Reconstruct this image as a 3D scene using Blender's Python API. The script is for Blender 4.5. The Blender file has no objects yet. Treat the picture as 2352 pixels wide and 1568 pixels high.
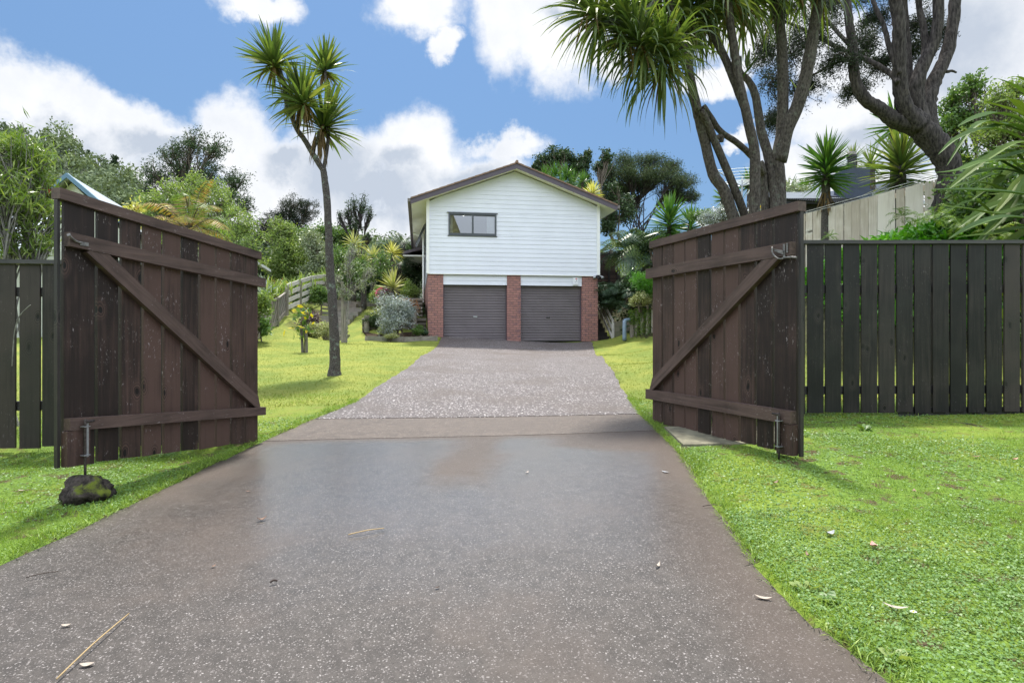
import bpy, math, random
import numpy as np
from mathutils import Vector, Matrix

random.seed(7)
RNG = np.random.default_rng(7)
SC = bpy.context.scene
COL = SC.collection
R = math.radians

# ------------------------------------------------------------------ camera
cam_d = bpy.data.cameras.new("camera")
cam_d.sensor_width = 36.0
cam_d.lens = 20.86
cam_d.shift_y = -0.0123
cam_d.clip_start = 0.05
cam_d.clip_end = 3000
cam = bpy.data.objects.new("camera", cam_d)
cam.location = (0, 0, 1.0)
cam.rotation_euler = (R(90), 0, 0)
COL.objects.link(cam)
SC.camera = cam

F = 1363.0
def P(x, y, Z):                      # a point Z metres ahead, from a position in the 2352 px wide picture
    return Vector(((x - 1176.0) / F * Z, Z, 1.0 + (755.0 - y) / F * Z))
def AZ(x): return math.atan((x - 1176.0) / F)
def EL(x, y): return math.atan((755.0 - y) / math.hypot(F, x - 1176.0))

# ------------------------------------------------------------------ exposure
SC.view_settings.view_transform = 'Standard'
SC.view_settings.look = 'None'
SC.view_settings.gamma = 1.0
SC.view_settings.use_curve_mapping = False
SC.view_settings.exposure = 1.42
SC.cycles.max_bounces = 6
SC.cycles.transparent_max_bounces = 6
SC.cycles.sample_clamp_indirect = 6.0

# ------------------------------------------------------------------ node helper
class NT:
    def __init__(self, tree):
        self.t = tree; self.x = 0
    def n(self, typ, ins=None, **props):
        nd = self.t.nodes.new(typ); self.x += 40; nd.location = (self.x, 0)
        for k, v in props.items(): setattr(nd, k, v)
        if ins:
            for k, v in ins.items():
                s = nd.inputs[k]
                if isinstance(v, bpy.types.NodeSocket): self.t.links.new(v, s)
                else: s.default_value = v
        return nd
    def math(self, op, a, b=0.0, c=0.0, clamp=False):
        nd = self.n('ShaderNodeMath', {0: a, 1: b, 2: c}, operation=op); nd.use_clamp = clamp
        return nd.outputs[0]
    def vmath(self, op, a, b=(0, 0, 0)):
        nd = self.n('ShaderNodeVectorMath', {0: a, 1: b}, operation=op)
        return nd.outputs['Value'] if op in ('LENGTH', 'DOT_PRODUCT') else nd.outputs[0]
    def smooth(self, v, lo, hi, a=0.0, b=1.0):
        nd = self.n('ShaderNodeMapRange', {'Value': v, 'From Min': lo, 'From Max': hi, 'To Min': a, 'To Max': b}, interpolation_type='SMOOTHSTEP')
        return nd.outputs[0]
    def noise(self, vec, scale, detail=4.0, rough=0.55, col=False):
        nd = self.n('ShaderNodeTexNoise', {'Vector': vec, 'Scale': scale, 'Detail': detail, 'Roughness': rough})
        return nd.outputs['Color'] if col else nd.outputs[0]
    def mix(self, f, a, b, blend='MIX'):
        nd = self.n('ShaderNodeMix', data_type='RGBA', blend_type=blend)
        for s, v in ((nd.inputs[0], f), (nd.inputs[6], a), (nd.inputs[7], b)):
            if isinstance(v, bpy.types.NodeSocket): self.t.links.new(v, s)
            else: s.default_value = tuple(v) + (1.0,) if (hasattr(v, '__len__') and len(v) == 3) else v
        return nd.outputs[2]
    def ramp(self, f, stops, interp='LINEAR'):
        nd = self.n('ShaderNodeValToRGB', {0: f}); r = nd.color_ramp; r.interpolation = interp
        while len(r.elements) < len(stops): r.elements.new(0.5)
        for e, (p, c) in zip(r.elements, stops):
            e.position = p; e.color = tuple(c) + (1.0,) if len(c) == 3 else c
        return nd.outputs[0]

# ------------------------------------------------------------------ sky and sun
SUN_EL, SUN_AZ = R(70), R(-8)       # azimuth from +Y (ahead of the camera), negative = to the left
w = bpy.data.worlds.new("World"); SC.world = w; w.use_nodes = True
w.node_tree.nodes.clear()
S = NT(w.node_tree)
sky = S.n('ShaderNodeTexSky', sky_type='NISHITA')
sky.sun_disc = False; sky.sun_elevation = SUN_EL; sky.sun_rotation = SUN_AZ
sky.altitude = 200; sky.air_density = 1.0; sky.dust_density = 0.4; sky.ozone_density = 1.6
dirv = S.n('ShaderNodeTexCoord').outputs['Generated']
sep = S.n('ShaderNodeSeparateXYZ', {0: dirv})
az = S.math('ARCTAN2', sep.outputs[0], sep.outputs[1])
el = S.math('ARCSINE', sep.outputs[2])
warp = S.vmath('SUBTRACT', S.noise(dirv, 5.0, 7.0, 0.62, True), (0.5, 0.5, 0.5))
pv = S.n('ShaderNodeCombineXYZ', {0: az, 1: el}).outputs[0]
wsc = S.n('ShaderNodeVectorMath', {0: warp, 3: 0.20}, operation='SCALE').outputs[0]
pw = S.vmath('ADD', pv, wsc)
def blobs(vec, lst):
    cur = None
    for (x, y, rx, ry) in lst:
        c = (AZ(x), EL(x, y), 0)
        k = 1.0 / math.hypot(F, x - 1176.0)
        ax = max(abs(AZ(x + rx) - AZ(x - rx)) / 2, .01)
        ay = ry * k
        d = S.vmath('LENGTH', S.vmath('MULTIPLY', S.vmath('SUBTRACT', vec, c), (1 / ax, 1 / ay, 0)))
        b = S.math('SUBTRACT', 1.0, d)
        cur = b if cur is None else S.math('MAXIMUM', cur, b)
    return cur
CL = [(110, 260, 190, 110), (260, 300, 150, 90), (60, 380, 150, 90), (330, 400, 120, 60),
      (520, 320, 120, 110), (640, 400, 190, 110), (560, 480, 150, 110), (800, 430, 170, 120), (960, 370, 150, 95),
      (1010, 470, 200, 90), (1160, 365, 95, 45), (850, 520, 200, 60), (1120, 430, 120, 60),
      (610, 5, 95, 45), (950, 10, 130, 75), (1005, 118, 48, 40), (1180, 60, 110, 130), (1320, 90, 130, 130),
      (1330, -40, 320, 120), (1420, 150, 60, 50), (1640, 190, 70, 45), (1700, 330, 50, 25), (1620, 475, 40, 16),
      (2280, 60, 300, 230), (1980, 300, 240, 130), (1850, 390, 140, 70), (2300, 330, 200, 150), (2050, 470, 250, 70), (2100, 180, 200, 130),
      (1750, 60, 170, 100), (1900, 120, 140, 100), (900, -330, 400, 160), (-300, 300, 260, 200), (-300, 0, 200, 90)]
GR = [(120, 330, 170, 55), (330, 350, 90, 45), (770, 400, 120, 90), (880, 450, 150, 75), (640, 360, 90, 50), (1060, 430, 90, 50), (940, 395, 70, 35),
      (2200, 90, 230, 160), (2000, 350, 200, 60), (2250, 280, 180, 90), (1340, 20, 60, 30), (1250, -120, 300, 60)]
Mb = blobs(pw, CL)
fine = S.noise(dirv, 12.0, 9.0, 0.64)
dens = S.math('ADD', Mb, S.math('MULTIPLY', S.math('SUBTRACT', fine, 0.5), 0.80))
front = S.smooth(dens, -0.13, 0.44)
# the rest of the sky, beside and behind: broken cumulus
bk = S.noise(dirv, 2.6, 8.0, 0.6)
backm = S.smooth(S.math('ABSOLUTE', az), 0.95, 1.25)
topm = S.smooth(el, 0.75, 0.95)
rest = S.math('MULTIPLY', S.math('MULTIPLY', S.smooth(bk, 0.36, 0.50), S.smooth(el, 0.16, 0.34, 0.75, 1.0)), S.math('MAXIMUM', backm, topm))
cloud = S.math('MAXIMUM', front, rest)
gw = blobs(pw, GR)
gsh = S.math('ADD', S.math('ADD', S.smooth(gw, -0.25, 0.85), .10), S.math('MULTIPLY', S.math('SUBTRACT', S.noise(dirv, 8.0, 8.0, .62), 0.5), 1.3))
edge = S.smooth(dens, 0.10, 0.5)
gsh = S.math('MULTIPLY', S.math('MAXIMUM', gsh, 0.0), edge, clamp=True)
ccol = S.mix(gsh, (0.39, 0.395, 0.405), (0.22, 0.245, 0.285))
ccol = S.mix(S.math('MULTIPLY', backm, S.smooth(el, 0.16, 0.34)), ccol, (0.86, 0.93, 1.05))   # unseen rear clouds, brightened as added fill on camera-facing surfaces
tint = S.mix(S.smooth(el, 0.0, 0.60), (0.46, 0.54, 0.62), (0.78, 0.90, 0.94))
bgs = S.n('ShaderNodeBackground', {'Color': S.mix(1.0, sky.outputs[0], tint, 'MULTIPLY'), 'Strength': 0.060})
bgc = S.n('ShaderNodeBackground', {'Color': ccol, 'Strength': 1.0})
mx = S.n('ShaderNodeMixShader', {0: S.math('MULTIPLY', cloud, 0.98), 1: bgs.outputs[0], 2: bgc.outputs[0]})
S.n('ShaderNodeOutputWorld', {0: mx.outputs[0]})

sun_d = bpy.data.lights.new("sun", 'SUN'); sun_d.energy = 2.7; sun_d.angle = R(5); sun_d.color = (1.0, 0.95, 0.86)
sun = bpy.data.objects.new("sun", sun_d); COL.objects.link(sun)
sv = Vector((math.sin(SUN_AZ) * math.cos(SUN_EL), math.cos(SUN_AZ) * math.cos(SUN_EL), math.sin(SUN_EL)))
sun.rotation_euler = sv.to_track_quat('Z', 'Y').to_euler()
sun.location = (0, 0, 40)

# ------------------------------------------------------------------ material helpers
MATS = {}
def newmat(name):
    m = bpy.data.materials.new(name); m.use_nodes = True; m.node_tree.nodes.clear()
    N = NT(m.node_tree); MATS[name] = m
    return m, N
def finish(N, bsdf, disp=None):
    N.n('ShaderNodeOutputMaterial', {0: bsdf})
def principled(N, col, rough=0.6, bump=None, spec=0.5, metal=0.0, **kw):
    ins = {'Base Color': col if isinstance(col, bpy.types.NodeSocket) else tuple(col) + (1.0,), 'Roughness': rough, 'Metallic': metal, 'Specular IOR Level': spec}
    if bump is not None: ins['Normal'] = bump
    ins.update(kw)
    return N.n('ShaderNodeBsdfPrincipled', ins).outputs[0]
def bump(N, h, strength=0.4, dist=0.01):
    return N.n('ShaderNodeBump', {'Height': h, 'Strength': strength, 'Distance': dist}).outputs[0]
def objc(N): return N.n('ShaderNodeTexCoord').outputs['Object']
def isl(N): return N.n('ShaderNodeNewGeometry').outputs['Random Per Island']
def scl(N, v, s): return N.vmath('MULTIPLY', v, s)

def plain(name, col, rough=0.6, var=0.12, scale=6.0, spec=0.4, metal=0.0, bs=0.15):
    m, N = newmat(name); c = objc(N)
    n = N.noise(c, scale, 5)
    d = N.mix(N.smooth(n, .3, .7), tuple(v * (1 - var) for v in col), tuple(min(1, v * (1 + var)) for v in col))
    finish(N, principled(N, d, rough, bump(N, N.noise(c, scale * 8, 4), bs, .004), spec, metal)); return m

def wood(name, dark, light, axis='z', rough=0.62, fleck=0.0, knots=True, spec=0.35, moss=None):
    m, N = newmat(name); c = objc(N); r = isl(N)
    s = {'z': (1, 1, .05), 'x': (.05, 1, 1), 'y': (1, .05, 1)}[axis]
    off = N.n('ShaderNodeCombineXYZ', {0: N.math('MULTIPLY', r, 37.0), 1: N.math('MULTIPLY', r, 11.0), 2: N.math('MULTIPLY', r, 53.0)}).outputs[0]
    cc = N.vmath('ADD', c, off)
    g1 = N.noise(scl(N, cc, s), 42, 6, .65); g2 = N.noise(cc, 3.0, 4)
    g = N.math('ADD', N.math('MULTIPLY', g1, .65), N.math('MULTIPLY', g2, .45))
    g = N.math('ADD', g, N.math('MULTIPLY', N.math('SUBTRACT', r, .5), .45))
    col = N.mix(N.smooth(g, .32, .78), dark, light)
    hgt = g1
    if knots:
        sx = N.n('ShaderNodeSeparateXYZ', {0: cc}).outputs
        if axis == 'z': kv = N.n('ShaderNodeCombineXYZ', {0: N.math('ADD', sx[0], sx[1]), 1: N.math('MULTIPLY', sx[2], .55)}).outputs[0]
        else: kv = N.n('ShaderNodeCombineXYZ', {0: N.math('MULTIPLY', sx[0], .5), 1: sx[2]}).outputs[0]
        kv = N.vmath('ADD', kv, N.n('ShaderNodeVectorMath', {0: N.noise(cc, 9, 2, .5, True), 3: .03}, operation='SCALE').outputs[0])
        v = N.n('ShaderNodeTexVoronoi', {'Vector': kv, 'Scale': 3.6, 'Randomness': 1.0}, voronoi_dimensions='2D')
        d = v.outputs['Distance']
        rings = N.math('SINE', N.math('MULTIPLY', N.math('ADD', d, N.math('MULTIPLY', g2, .05)), 150.0))
        pick = N.smooth(N.n('ShaderNodeSeparateColor', {0: v.outputs['Color']}).outputs[0], .40, .45)
        km = N.math('MULTIPLY', N.smooth(d, .19, .05), pick)
        core = N.math('MULTIPLY', N.smooth(d, .060, .035), pick)
        col = N.mix(N.math('MULTIPLY', km, .5), col, tuple(min(1, x * 1.5) for x in light))
        col = N.mix(N.math('MULTIPLY', km, N.smooth(rings, -1, 1, 0, .8)), col, tuple(x * .5 for x in dark))
        col = N.mix(core, col, tuple(x * .3 for x in dark))
        hgt = N.math('SUBTRACT', g1, N.math('MULTIPLY', core, .5))
    if fleck > 0:
        fn = N.noise(scl(N, cc, {'z': (1, 1, .35), 'x': (.35, 1, 1), 'y': (1, .35, 1)}[axis]), 95, 3, .7)
        fm = N.math('MULTIPLY', N.smooth(fn, .60, .70), N.smooth(N.noise(cc, 4.5, 3), .47, .66))
        col = N.mix(N.math('MULTIPLY', fm, fleck), col, (.34, .30, .30))
    if moss:
        mm = N.smooth(N.noise(c, 2.2, 4), .45, .65)
        col = N.mix(N.math('MULTIPLY', mm, .5), col, moss)
    finish(N, principled(N, col, rough, bump(N, hgt, .45, .004), spec)); return m

def leafm(name, cols, trans=0.35, rough=0.45, spec=0.4, tint=(1.25, 1.3, .55), nsc=1.6, nw=.5):
    m, N = newmat(name); r = isl(N); c = objc(N)
    st = [(i / max(1, len(cols) - 1), k) for i, k in enumerate(cols)]
    f = N.math('ADD', N.math('MULTIPLY', r, 1.25 - nw), N.math('MULTIPLY', N.noise(c, nsc, 3), nw))
    f = N.math('SUBTRACT', f, .12, clamp=True)
    col = N.ramp(f, st)
    p = principled(N, col, rough, None, spec)
    t = N.n('ShaderNodeBsdfTranslucent', {'Color': N.mix(1.0, col, tint, 'MULTIPLY')}).outputs[0]
    s = N.n('ShaderNodeMixShader', {0: trans, 1: p, 2: t}).outputs[0]
    finish(N, s); return m

# ------------------------------------------------------------------ geometry helper
class G:
    def __init__(s): s.v = []; s.f = []; s.n = 0; s.vn = []; s.q = []
    def add(s, verts, faces):
        b = s.n
        s.v.extend([tuple(p) for p in verts]); s.n += len(verts)
        s.f.extend([tuple(b + i for i in f) for f in faces])
    # numpy quads kept apart
    def addnp(s, V, Q): s.vn.append(np.asarray(V, float).reshape(-1, 3)); s.q.append(np.asarray(Q, int).reshape(-1, 4))
    def box(s, c, size, M=None):
        x, y, z = [v / 2 for v in size]
        vs = [Vector(p) for p in ((-x, -y, -z), (x, -y, -z), (x, y, -z), (-x, y, -z), (-x, -y, z), (x, -y, z), (x, y, z), (-x, y, z))]
        if M is not None: vs = [M @ p for p in vs]
        c = Vector(c)
        s.add([c + p for p in vs], [(0, 3, 2, 1), (4, 5, 6, 7), (0, 1, 5, 4), (1, 2, 6, 5), (2, 3, 7, 6), (3, 0, 4, 7)])
    def beam(s, a, b, wdt, h, up=Vector((0, 0, 1))):
        a = Vector(a); b = Vector(b); d = b - a; L = d.length; d.normalize()
        sd = d.cross(up)
        if sd.length < 1e-5: sd = d.cross(Vector((1, 0, 0)))
        sd.normalize(); u = sd.cross(d)
        vs = []
        for p in (a, b):
            for i, j in ((-1, -1), (1, -1), (1, 1), (-1, 1)):
                vs.append(p + sd * (wdt / 2 * i) + u * (h / 2 * j))
        s.add(vs, [(0, 1, 2, 3), (7, 6, 5, 4), (0, 4, 5, 1), (1, 5, 6, 2), (2, 6, 7, 3), (3, 7, 4, 0)])
    def poly(s, pts): s.add(pts, [tuple(range(len(pts)))])
    def prism(s, pts, d):
        n = len(pts); d = Vector(d); pts = [Vector(p) for p in pts]
        s.add(pts + [p + d for p in pts], [tuple(range(n)), tuple(range(2 * n - 1, n - 1, -1))] + [(i, i + n, (i + 1) % n + n, (i + 1) % n) for i in range(n)])
    def tube(s, pts, rad, sides=8, sub=3, wob=0.0, cap=True):
        pts = [Vector(p) for p in pts]
        if not hasattr(rad, '__len__'): rad = [rad] * len(pts)
        if sub > 1 and len(pts) > 2:
            q = []; rr = []
            for i in range(len(pts) - 1):
                p0 = pts[max(i - 1, 0)]; p1 = pts[i]; p2 = pts[i + 1]; p3 = pts[min(i + 2, len(pts) - 1)]
                for k in range(sub):
                    t = k / sub
                    q.append(0.5 * ((2 * p1) + (p2 - p0) * t + (2 * p0 - 5 * p1 + 4 * p2 - p3) * t * t + (3 * p1 - p0 - 3 * p2 + p3) * t ** 3))
                    rr.append(rad[i] * (1 - t) + rad[i + 1] * t)
            q.append(pts[-1]); rr.append(rad[-1]); pts = q; rad = rr
        ref = Vector((0.31, 0.95, 0.05)); vs = []; fs = []
        for i, p in enumerate(pts):
            d = (pts[min(i + 1, len(pts) - 1)] - pts[max(i - 1, 0)]).normalized()
            a = ref - d * ref.dot(d)
            if a.length < 1e-3: a = Vector((1, 0, 0))
            a.normalize(); b = d.cross(a); ref = a
            for k in range(sides):
                t = 2 * math.pi * k / sides
                r = rad[i] * (1 + (random.uniform(-wob, wob) if wob else 0))
                vs.append(p + a * (math.cos(t) * r) + b * (math.sin(t) * r))
        for i in range(len(pts) - 1):
            for k in range(sides):
                k2 = (k + 1) % sides
                fs.append((i * sides + k, i * sides + k2, (i + 1) * sides + k2, (i + 1) * sides + k))
        if cap:
            fs.append(tuple(range(sides - 1, -1, -1))); o = (len(pts) - 1) * sides; fs.append(tuple(o + k for k in range(sides)))
        s.add(vs, fs)
    def build(s, name, mat, parent=None, base=None, smooth=False):
        me = bpy.data.meshes.new(name)
        V = [np.array(s.v, float).reshape(-1, 3)] if s.v else []
        off = len(s.v); lv = []; ls = []
        if s.f:
            lv.append(np.fromiter((i for f in s.f for i in f), int)); ls.append(np.array([len(f) for f in s.f]))
        for vv, qq in zip(s.vn, s.q):
            V.append(vv); lv.append((qq + off).ravel()); ls.append(np.full(len(qq), 4)); off += len(vv)
        V = np.concatenate(V); lv = np.concatenate(lv); ls = np.concatenate(ls)
        if base is None:
            base = Vector(parent['_b']) if parent is not None else Vector((0, 0, 0))
        base = Vector(base)
        V = V - np.array(base)
        me.vertices.add(len(V)); me.vertices.foreach_set('co', V.astype(np.float32).ravel())
        me.loops.add(len(lv)); me.loops.foreach_set('vertex_index', lv.astype(np.int32))
        me.polygons.add(len(ls)); st = np.concatenate([[0], np.cumsum(ls)[:-1]])
        me.polygons.foreach_set('loop_start', st.astype(np.int32))
        me.update(calc_edges=True); me.validate()
        me.polygons.foreach_set('use_smooth', np.full(len(me.polygons), bool(smooth))); me.update()
        if mat: me.materials.append(mat)
        o = bpy.data.objects.new(name, me); COL.objects.link(o)
        if parent is not None:
            o.parent = parent
            if '_root' in parent: pass
        else: o.location = base
        o['_b'] = tuple(base)
        return o

def tag(o, label=None, cat=None, group=None, kind=None):
    if label: o['label'] = label
    if cat: o['category'] = cat
    if group: o['group'] = group
    if kind: o['kind'] = kind
    return o
def thing(name, label, cat, base, group=None, rotz=0.0, local=False):
    o = bpy.data.objects.new(name, None); COL.objects.link(o)
    o.location = base; o.rotation_euler = (0, 0, rotz); o.empty_display_size = .2
    o['_b'] = (0.0, 0.0, 0.0) if local else tuple(base)
    tag(o, label, cat, group); return o

# ------------------------------------------------------------------ leaf generators (numpy)
def unit(a): return a / np.maximum(np.linalg.norm(a, axis=-1, keepdims=True), 1e-9)
def leaves(g, pts, ln, wd, rng, up=0.0, jitter=.35):
    """diamond shaped single leaves at pts"""
    pts = np.asarray(pts); n = len(pts)
    d = unit(rng.normal(size=(n, 3)) + np.array([0, 0, up]))
    q = rng.normal(size=(n, 3)); sd = unit(np.cross(d, q))
    nn = np.cross(sd, d)
    L = ln * (1 + jitter * rng.uniform(-1, 1, (n, 1))); W = wd * (1 + jitter * rng.uniform(-1, 1, (n, 1)))
    a = pts - d * L * .5; b = pts + sd * W * .5 + nn * L * .06 ; c = pts + d * L * .5; e = pts - sd * W * .5 + nn * L * .06
    V = np.stack([a, b, c, e], 1).reshape(-1, 3)
    g.addnp(V, np.arange(4 * n).reshape(n, 4))
def strips(g, P0, D0, L, W, droop, rng, seg=5, prof=None, curl=0.0):
    """sword leaves: P0,D0 (n,3), L (n), W (n), droop (n) sag towards the ground along the length"""
    n = len(P0); P0 = np.array(P0, float); d = unit(np.array(D0, float))
    L = np.broadcast_to(L, (n,)).astype(float); W = np.broadcast_to(W, (n,)).astype(float); droop = np.broadcast_to(droop, (n,)).astype(float)
    prof = prof or [.55, 1, 1, .8, .5, .06]
    prof = np.interp(np.linspace(0, 1, seg + 1), np.linspace(0, 1, len(prof)), prof)
    side = np.cross(d, np.array([0, 0, 1.0])); bad = np.linalg.norm(side, axis=1) < .15
    side[bad] = rng.normal(size=(bad.sum(), 3)); side = unit(side)
    side = unit(side + .35 * rng.normal(size=(n, 3)))
    cur = P0.copy(); rows = []
    for i in range(seg + 1):
        s = unit(side - d * np.sum(side * d, 1, keepdims=True))
        w_ = (W * prof[i])[:, None] / 2
        rows.append(np.stack([cur - s * w_, cur + s * w_], 1))
        cur = cur + d * (L / seg)[:, None]
        d = unit(d + np.array([0, 0, -1.0]) * (droop * (i + 1) / seg)[:, None])
    V = np.stack(rows, 1)                      # n, seg+1, 2, 3
    idx = np.arange(n * (seg + 1) * 2).reshape(n, seg + 1, 2)
    Q = np.stack([idx[:, :-1, 0], idx[:, :-1, 1], idx[:, 1:, 1], idx[:, 1:, 0]], -1).reshape(-1, 4)
    g.addnp(V.reshape(-1, 3), Q)
def rosette(g, c, axis, n, ln, wd, rng, th=(0, 100), droop=.25, seg=5, power=1.0, stem=0.0):
    axis = Vector(axis).normalized(); a = axis.orthogonal().normalized(); b = axis.cross(a)
    A, B, X = np.array(a), np.array(b), np.array(axis)
    k = np.arange(n); t = (k + .5) / n
    thr = np.radians(th[0] + (th[1] - th[0]) * t ** power + rng.normal(size=n) * 4)
    ph = k * 2.39996 + rng.normal(size=n) * .25
    D = np.cos(thr)[:, None] * X + np.sin(thr)[:, None] * (np.cos(ph)[:, None] * A + np.sin(ph)[:, None] * B)
    L = ln * rng.uniform(.78, 1.08, n)
    P0 = np.array(c) - X * (stem * t)[:, None] + D * .02
    strips(g, P0, D, L, wd * rng.uniform(.75, 1.15, n), droop * (0.4 + t) * rng.uniform(.6, 1.3, n), rng, seg)
def frond(g, gs, c, D, ln, rng, pairs=22, pl=.3, droop=.35, bi=8, sw=.012, stalk=.18):
    """a fern frond: rachis tube into gs, pinnae into g (bi = pinnules per pinna side, 0 for simple)"""
    d = unit(np.array(D, float)); cur = np.array(c, float); seg = 12; pts = [cur.copy()]; ds = [d.copy()]
    for i in range(seg):
        cur = cur + d * ln / seg; d = unit(d + np.array([0, 0, -1.0]) * droop * (i + 1) / seg / 2)
        pts.append(cur.copy()); ds.append(d.copy())
    pts = np.array(pts); ds = np.array(ds)
    if gs is not None: gs.tube([Vector(p) for p in pts[::3]], [sw, sw * .8, sw * .6, sw * .4, sw * .15][:len(pts[::3])], 4, 1)
    t = np.linspace(stalk, .99, pairs); ti = t * seg
    pp = np.stack([np.interp(ti, np.arange(seg + 1), pts[:, k]) for k in range(3)], 1)
    dd = unit(np.stack([np.interp(ti, np.arange(seg + 1), ds[:, k]) for k in range(3)], 1))
    side = unit(np.cross(dd, np.array([0, 0, 1.0])) + 1e-6)
    env = np.sin(np.pi * np.clip((t - stalk) / (1 - stalk) * .86 + .10, 0, 1)) ** .8
    for sg in (-1, 1):
        pdv = unit(side * sg + dd * .35 + np.array([0, 0, -.25]) + rng.normal(size=(pairs, 3)) * .06)
        L = pl * env
        if bi:
            u = np.linspace(.06, .97, bi)
            base = pp[:, None] + pdv[:, None] * (L[:, None] * u)[..., None] - np.array([0, 0, 1.0]) * (L[:, None] * u ** 2 * .18)[..., None]
            q = unit(dd[:, None] + pdv[:, None] * .35)
            l2 = (pl * .26 * env[:, None] * (1 - u * .85))
            up = np.cross(pdv, dd)
            for s2 in (-1, 1):
                tip = base + (q if s2 > 0 else unit(-dd[:, None] + pdv[:, None] * .55)) * l2[..., None]
                wv = pdv[:, None] * (L[:, None] / bi * .42)[..., None]
                mid = (base + tip) / 2
                V = np.stack([base - wv * .6, mid - wv, tip + 0 * wv, mid + wv], 2).reshape(-1, 3)
                g.addnp(V, np.arange(len(V)).reshape(-1, 4))
        else:
            tip = pp + pdv * L[:, None] - np.array([0, 0, 1.0]) * (L * .15)[:, None]
            wv = dd * (ln / pairs * .27)
            mid = (pp + tip) / 2
            V = np.stack([pp, mid - wv, tip, mid + wv], 1).reshape(-1, 3)
            g.addnp(V, np.arange(len(V)).reshape(-1, 4))

def clump(x, y, Z, rx, ry, rz=None):
    """a crown clump: centre and radii given in picture px at depth Z"""
    k = Z / F; c = P(x, y, Z)
    return (c.x, c.y, c.z, rx * k, (rz if rz else (rx + ry) / 2) * k, ry * k)
def tree(name, label, cat, base, clumps, leafmat, barkmat, tr, nleaf, leaf, seed=1, group=None, fork=.35, tips=26, crad=.16,
         up=0.2, twig=.012, shell=.5, multi=1, branch_parts=False, limb=.45):
    rng = np.random.default_rng(seed); random.seed(seed)
    base = Vector(base); t = thing(name, label, cat, base, group)
    gw, gl = G(), G()
    cs = [Vector(c[:3]) for c in clumps]; cen = sum(cs, Vector()) / len(cs)
    low = min(c[2] - c[5] for c in clumps)
    fz = base.z + (low - base.z) * fork + (cen.z - base.z) * .15
    forks = []
    for k in range(multi):
        o = Vector((random.uniform(-1, 1), random.uniform(-1, 1), 0)) * (tr * 2.2 if multi > 1 else 0)
        f = Vector((base.x + (cen.x - base.x) * .35, base.y + (cen.y - base.y) * .35, fz)) + o * 2.5
        mid = base.lerp(f, .5) + o + Vector((random.uniform(-1, 1), random.uniform(-1, 1), 0)) * tr
        gw.tube([base + o - Vector((0, 0, .15)), mid, f], [tr * (1.25 if multi == 1 else .8), tr * .9 / multi ** .3, tr * .7 / multi ** .3], 8, 3)
        forks.append(f)
    vol = [c[3] * c[4] * c[5] for c in clumps]; sv_ = sum(v ** .67 for v in vol)
    allp = []
    tips = int(tips * 1.5); crad = crad * .78
    for c, v in zip(clumps, vol):
        cc = Vector(c[:3]); f = random.choice(forks)
        m = f.lerp(cc, .5) + Vector((random.uniform(-.1, .1), random.uniform(-.1, .1), .08)) * (cc - f).length
        gw.tube([f, m, cc], [tr * limb, tr * limb * .6, tr * limb * .3], 6, 3)
        u = unit(rng.normal(size=(tips, 3))) * (rng.uniform(0, 1, (tips, 1)) ** shell)
        tp = np.array(c[:3]) + u * np.array(c[3:6]) * rng.uniform(.75, 1.22, (tips, 1))
        tp[:, 2] = np.maximum(tp[:, 2], base.z + .1)
        for q in tp:
            q = Vector(q); s0 = m.lerp(cc, random.uniform(0, 1))
            m2 = s0.lerp(q, .5) + Vector((random.uniform(-1, 1), random.uniform(-1, 1), random.uniform(-.5, 1))) * (q - s0).length * .12
            gw.tube([s0, m2, q], [twig * 1.8, twig * 1.1, twig * .4], 3, 1, cap=False)
        k = int(nleaf * (v ** .67) / sv_)
        r = crad * max(c[3], c[5])
        j = rng.integers(0, tips, k)
        # leaves gather round the twig tips, some along the twigs
        back = rng.uniform(0, 1, (k, 1)) ** 2 * .45
        pc = tp[j] * (1 - back) + np.array(c[:3]) * back
        allp.append(pc + rng.normal(size=(k, 3)) * r * np.array([1, 1, .75]))
    leaves(gl, np.concatenate(allp), leaf[0], leaf[1], rng, up)
    gw.build('trunk', barkmat, t, smooth=True)
    gl.build('foliage', leafmat, t)
    return t

def bush(name, label, cat, base, r, h, leafmat, nleaf, leaf, seed=1, group=None, lumps=7, barkmat=None, up=.4, crad=.3, flowers=None):
    rng = np.random.default_rng(seed); base = Vector(base)
    cl = []
    for i in range(lumps):
        a = rng.uniform(0, 6.28); rr = r * rng.uniform(.15, .6); s = rng.uniform(.4, .62)
        cl.append((base.x + math.cos(a) * rr, base.y + math.sin(a) * rr, base.z + h * rng.uniform(.35, .72), r * s, r * s, h * .30 * rng.uniform(.8, 1.2)))
    t = tree(name, label, cat, base, cl, leafmat, barkmat or MATS['twig_bark'], r * .06 + .01, nleaf, leaf, seed, group, fork=.3, tips=16, crad=crad, up=up, twig=.006, multi=2)
    if flowers:
        fm, n, sz = flowers; g = G()
        th = rng.uniform(0, 6.28, n); z = rng.uniform(.1, 1, n); q = np.sqrt(1 - (z - .3).clip(0, .95) ** 2)
        pp = np.stack([base.x + np.cos(th) * r * .85 * q, base.y + np.sin(th) * r * .85 * q, base.z + h * (.3 + .7 * z)], 1)
        for p in pp: leaves(g, p + rng.normal(size=(5, 3)) * sz * .4, sz, sz * .7, rng)
        g.build('flowers', fm, t)
    return t

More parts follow.
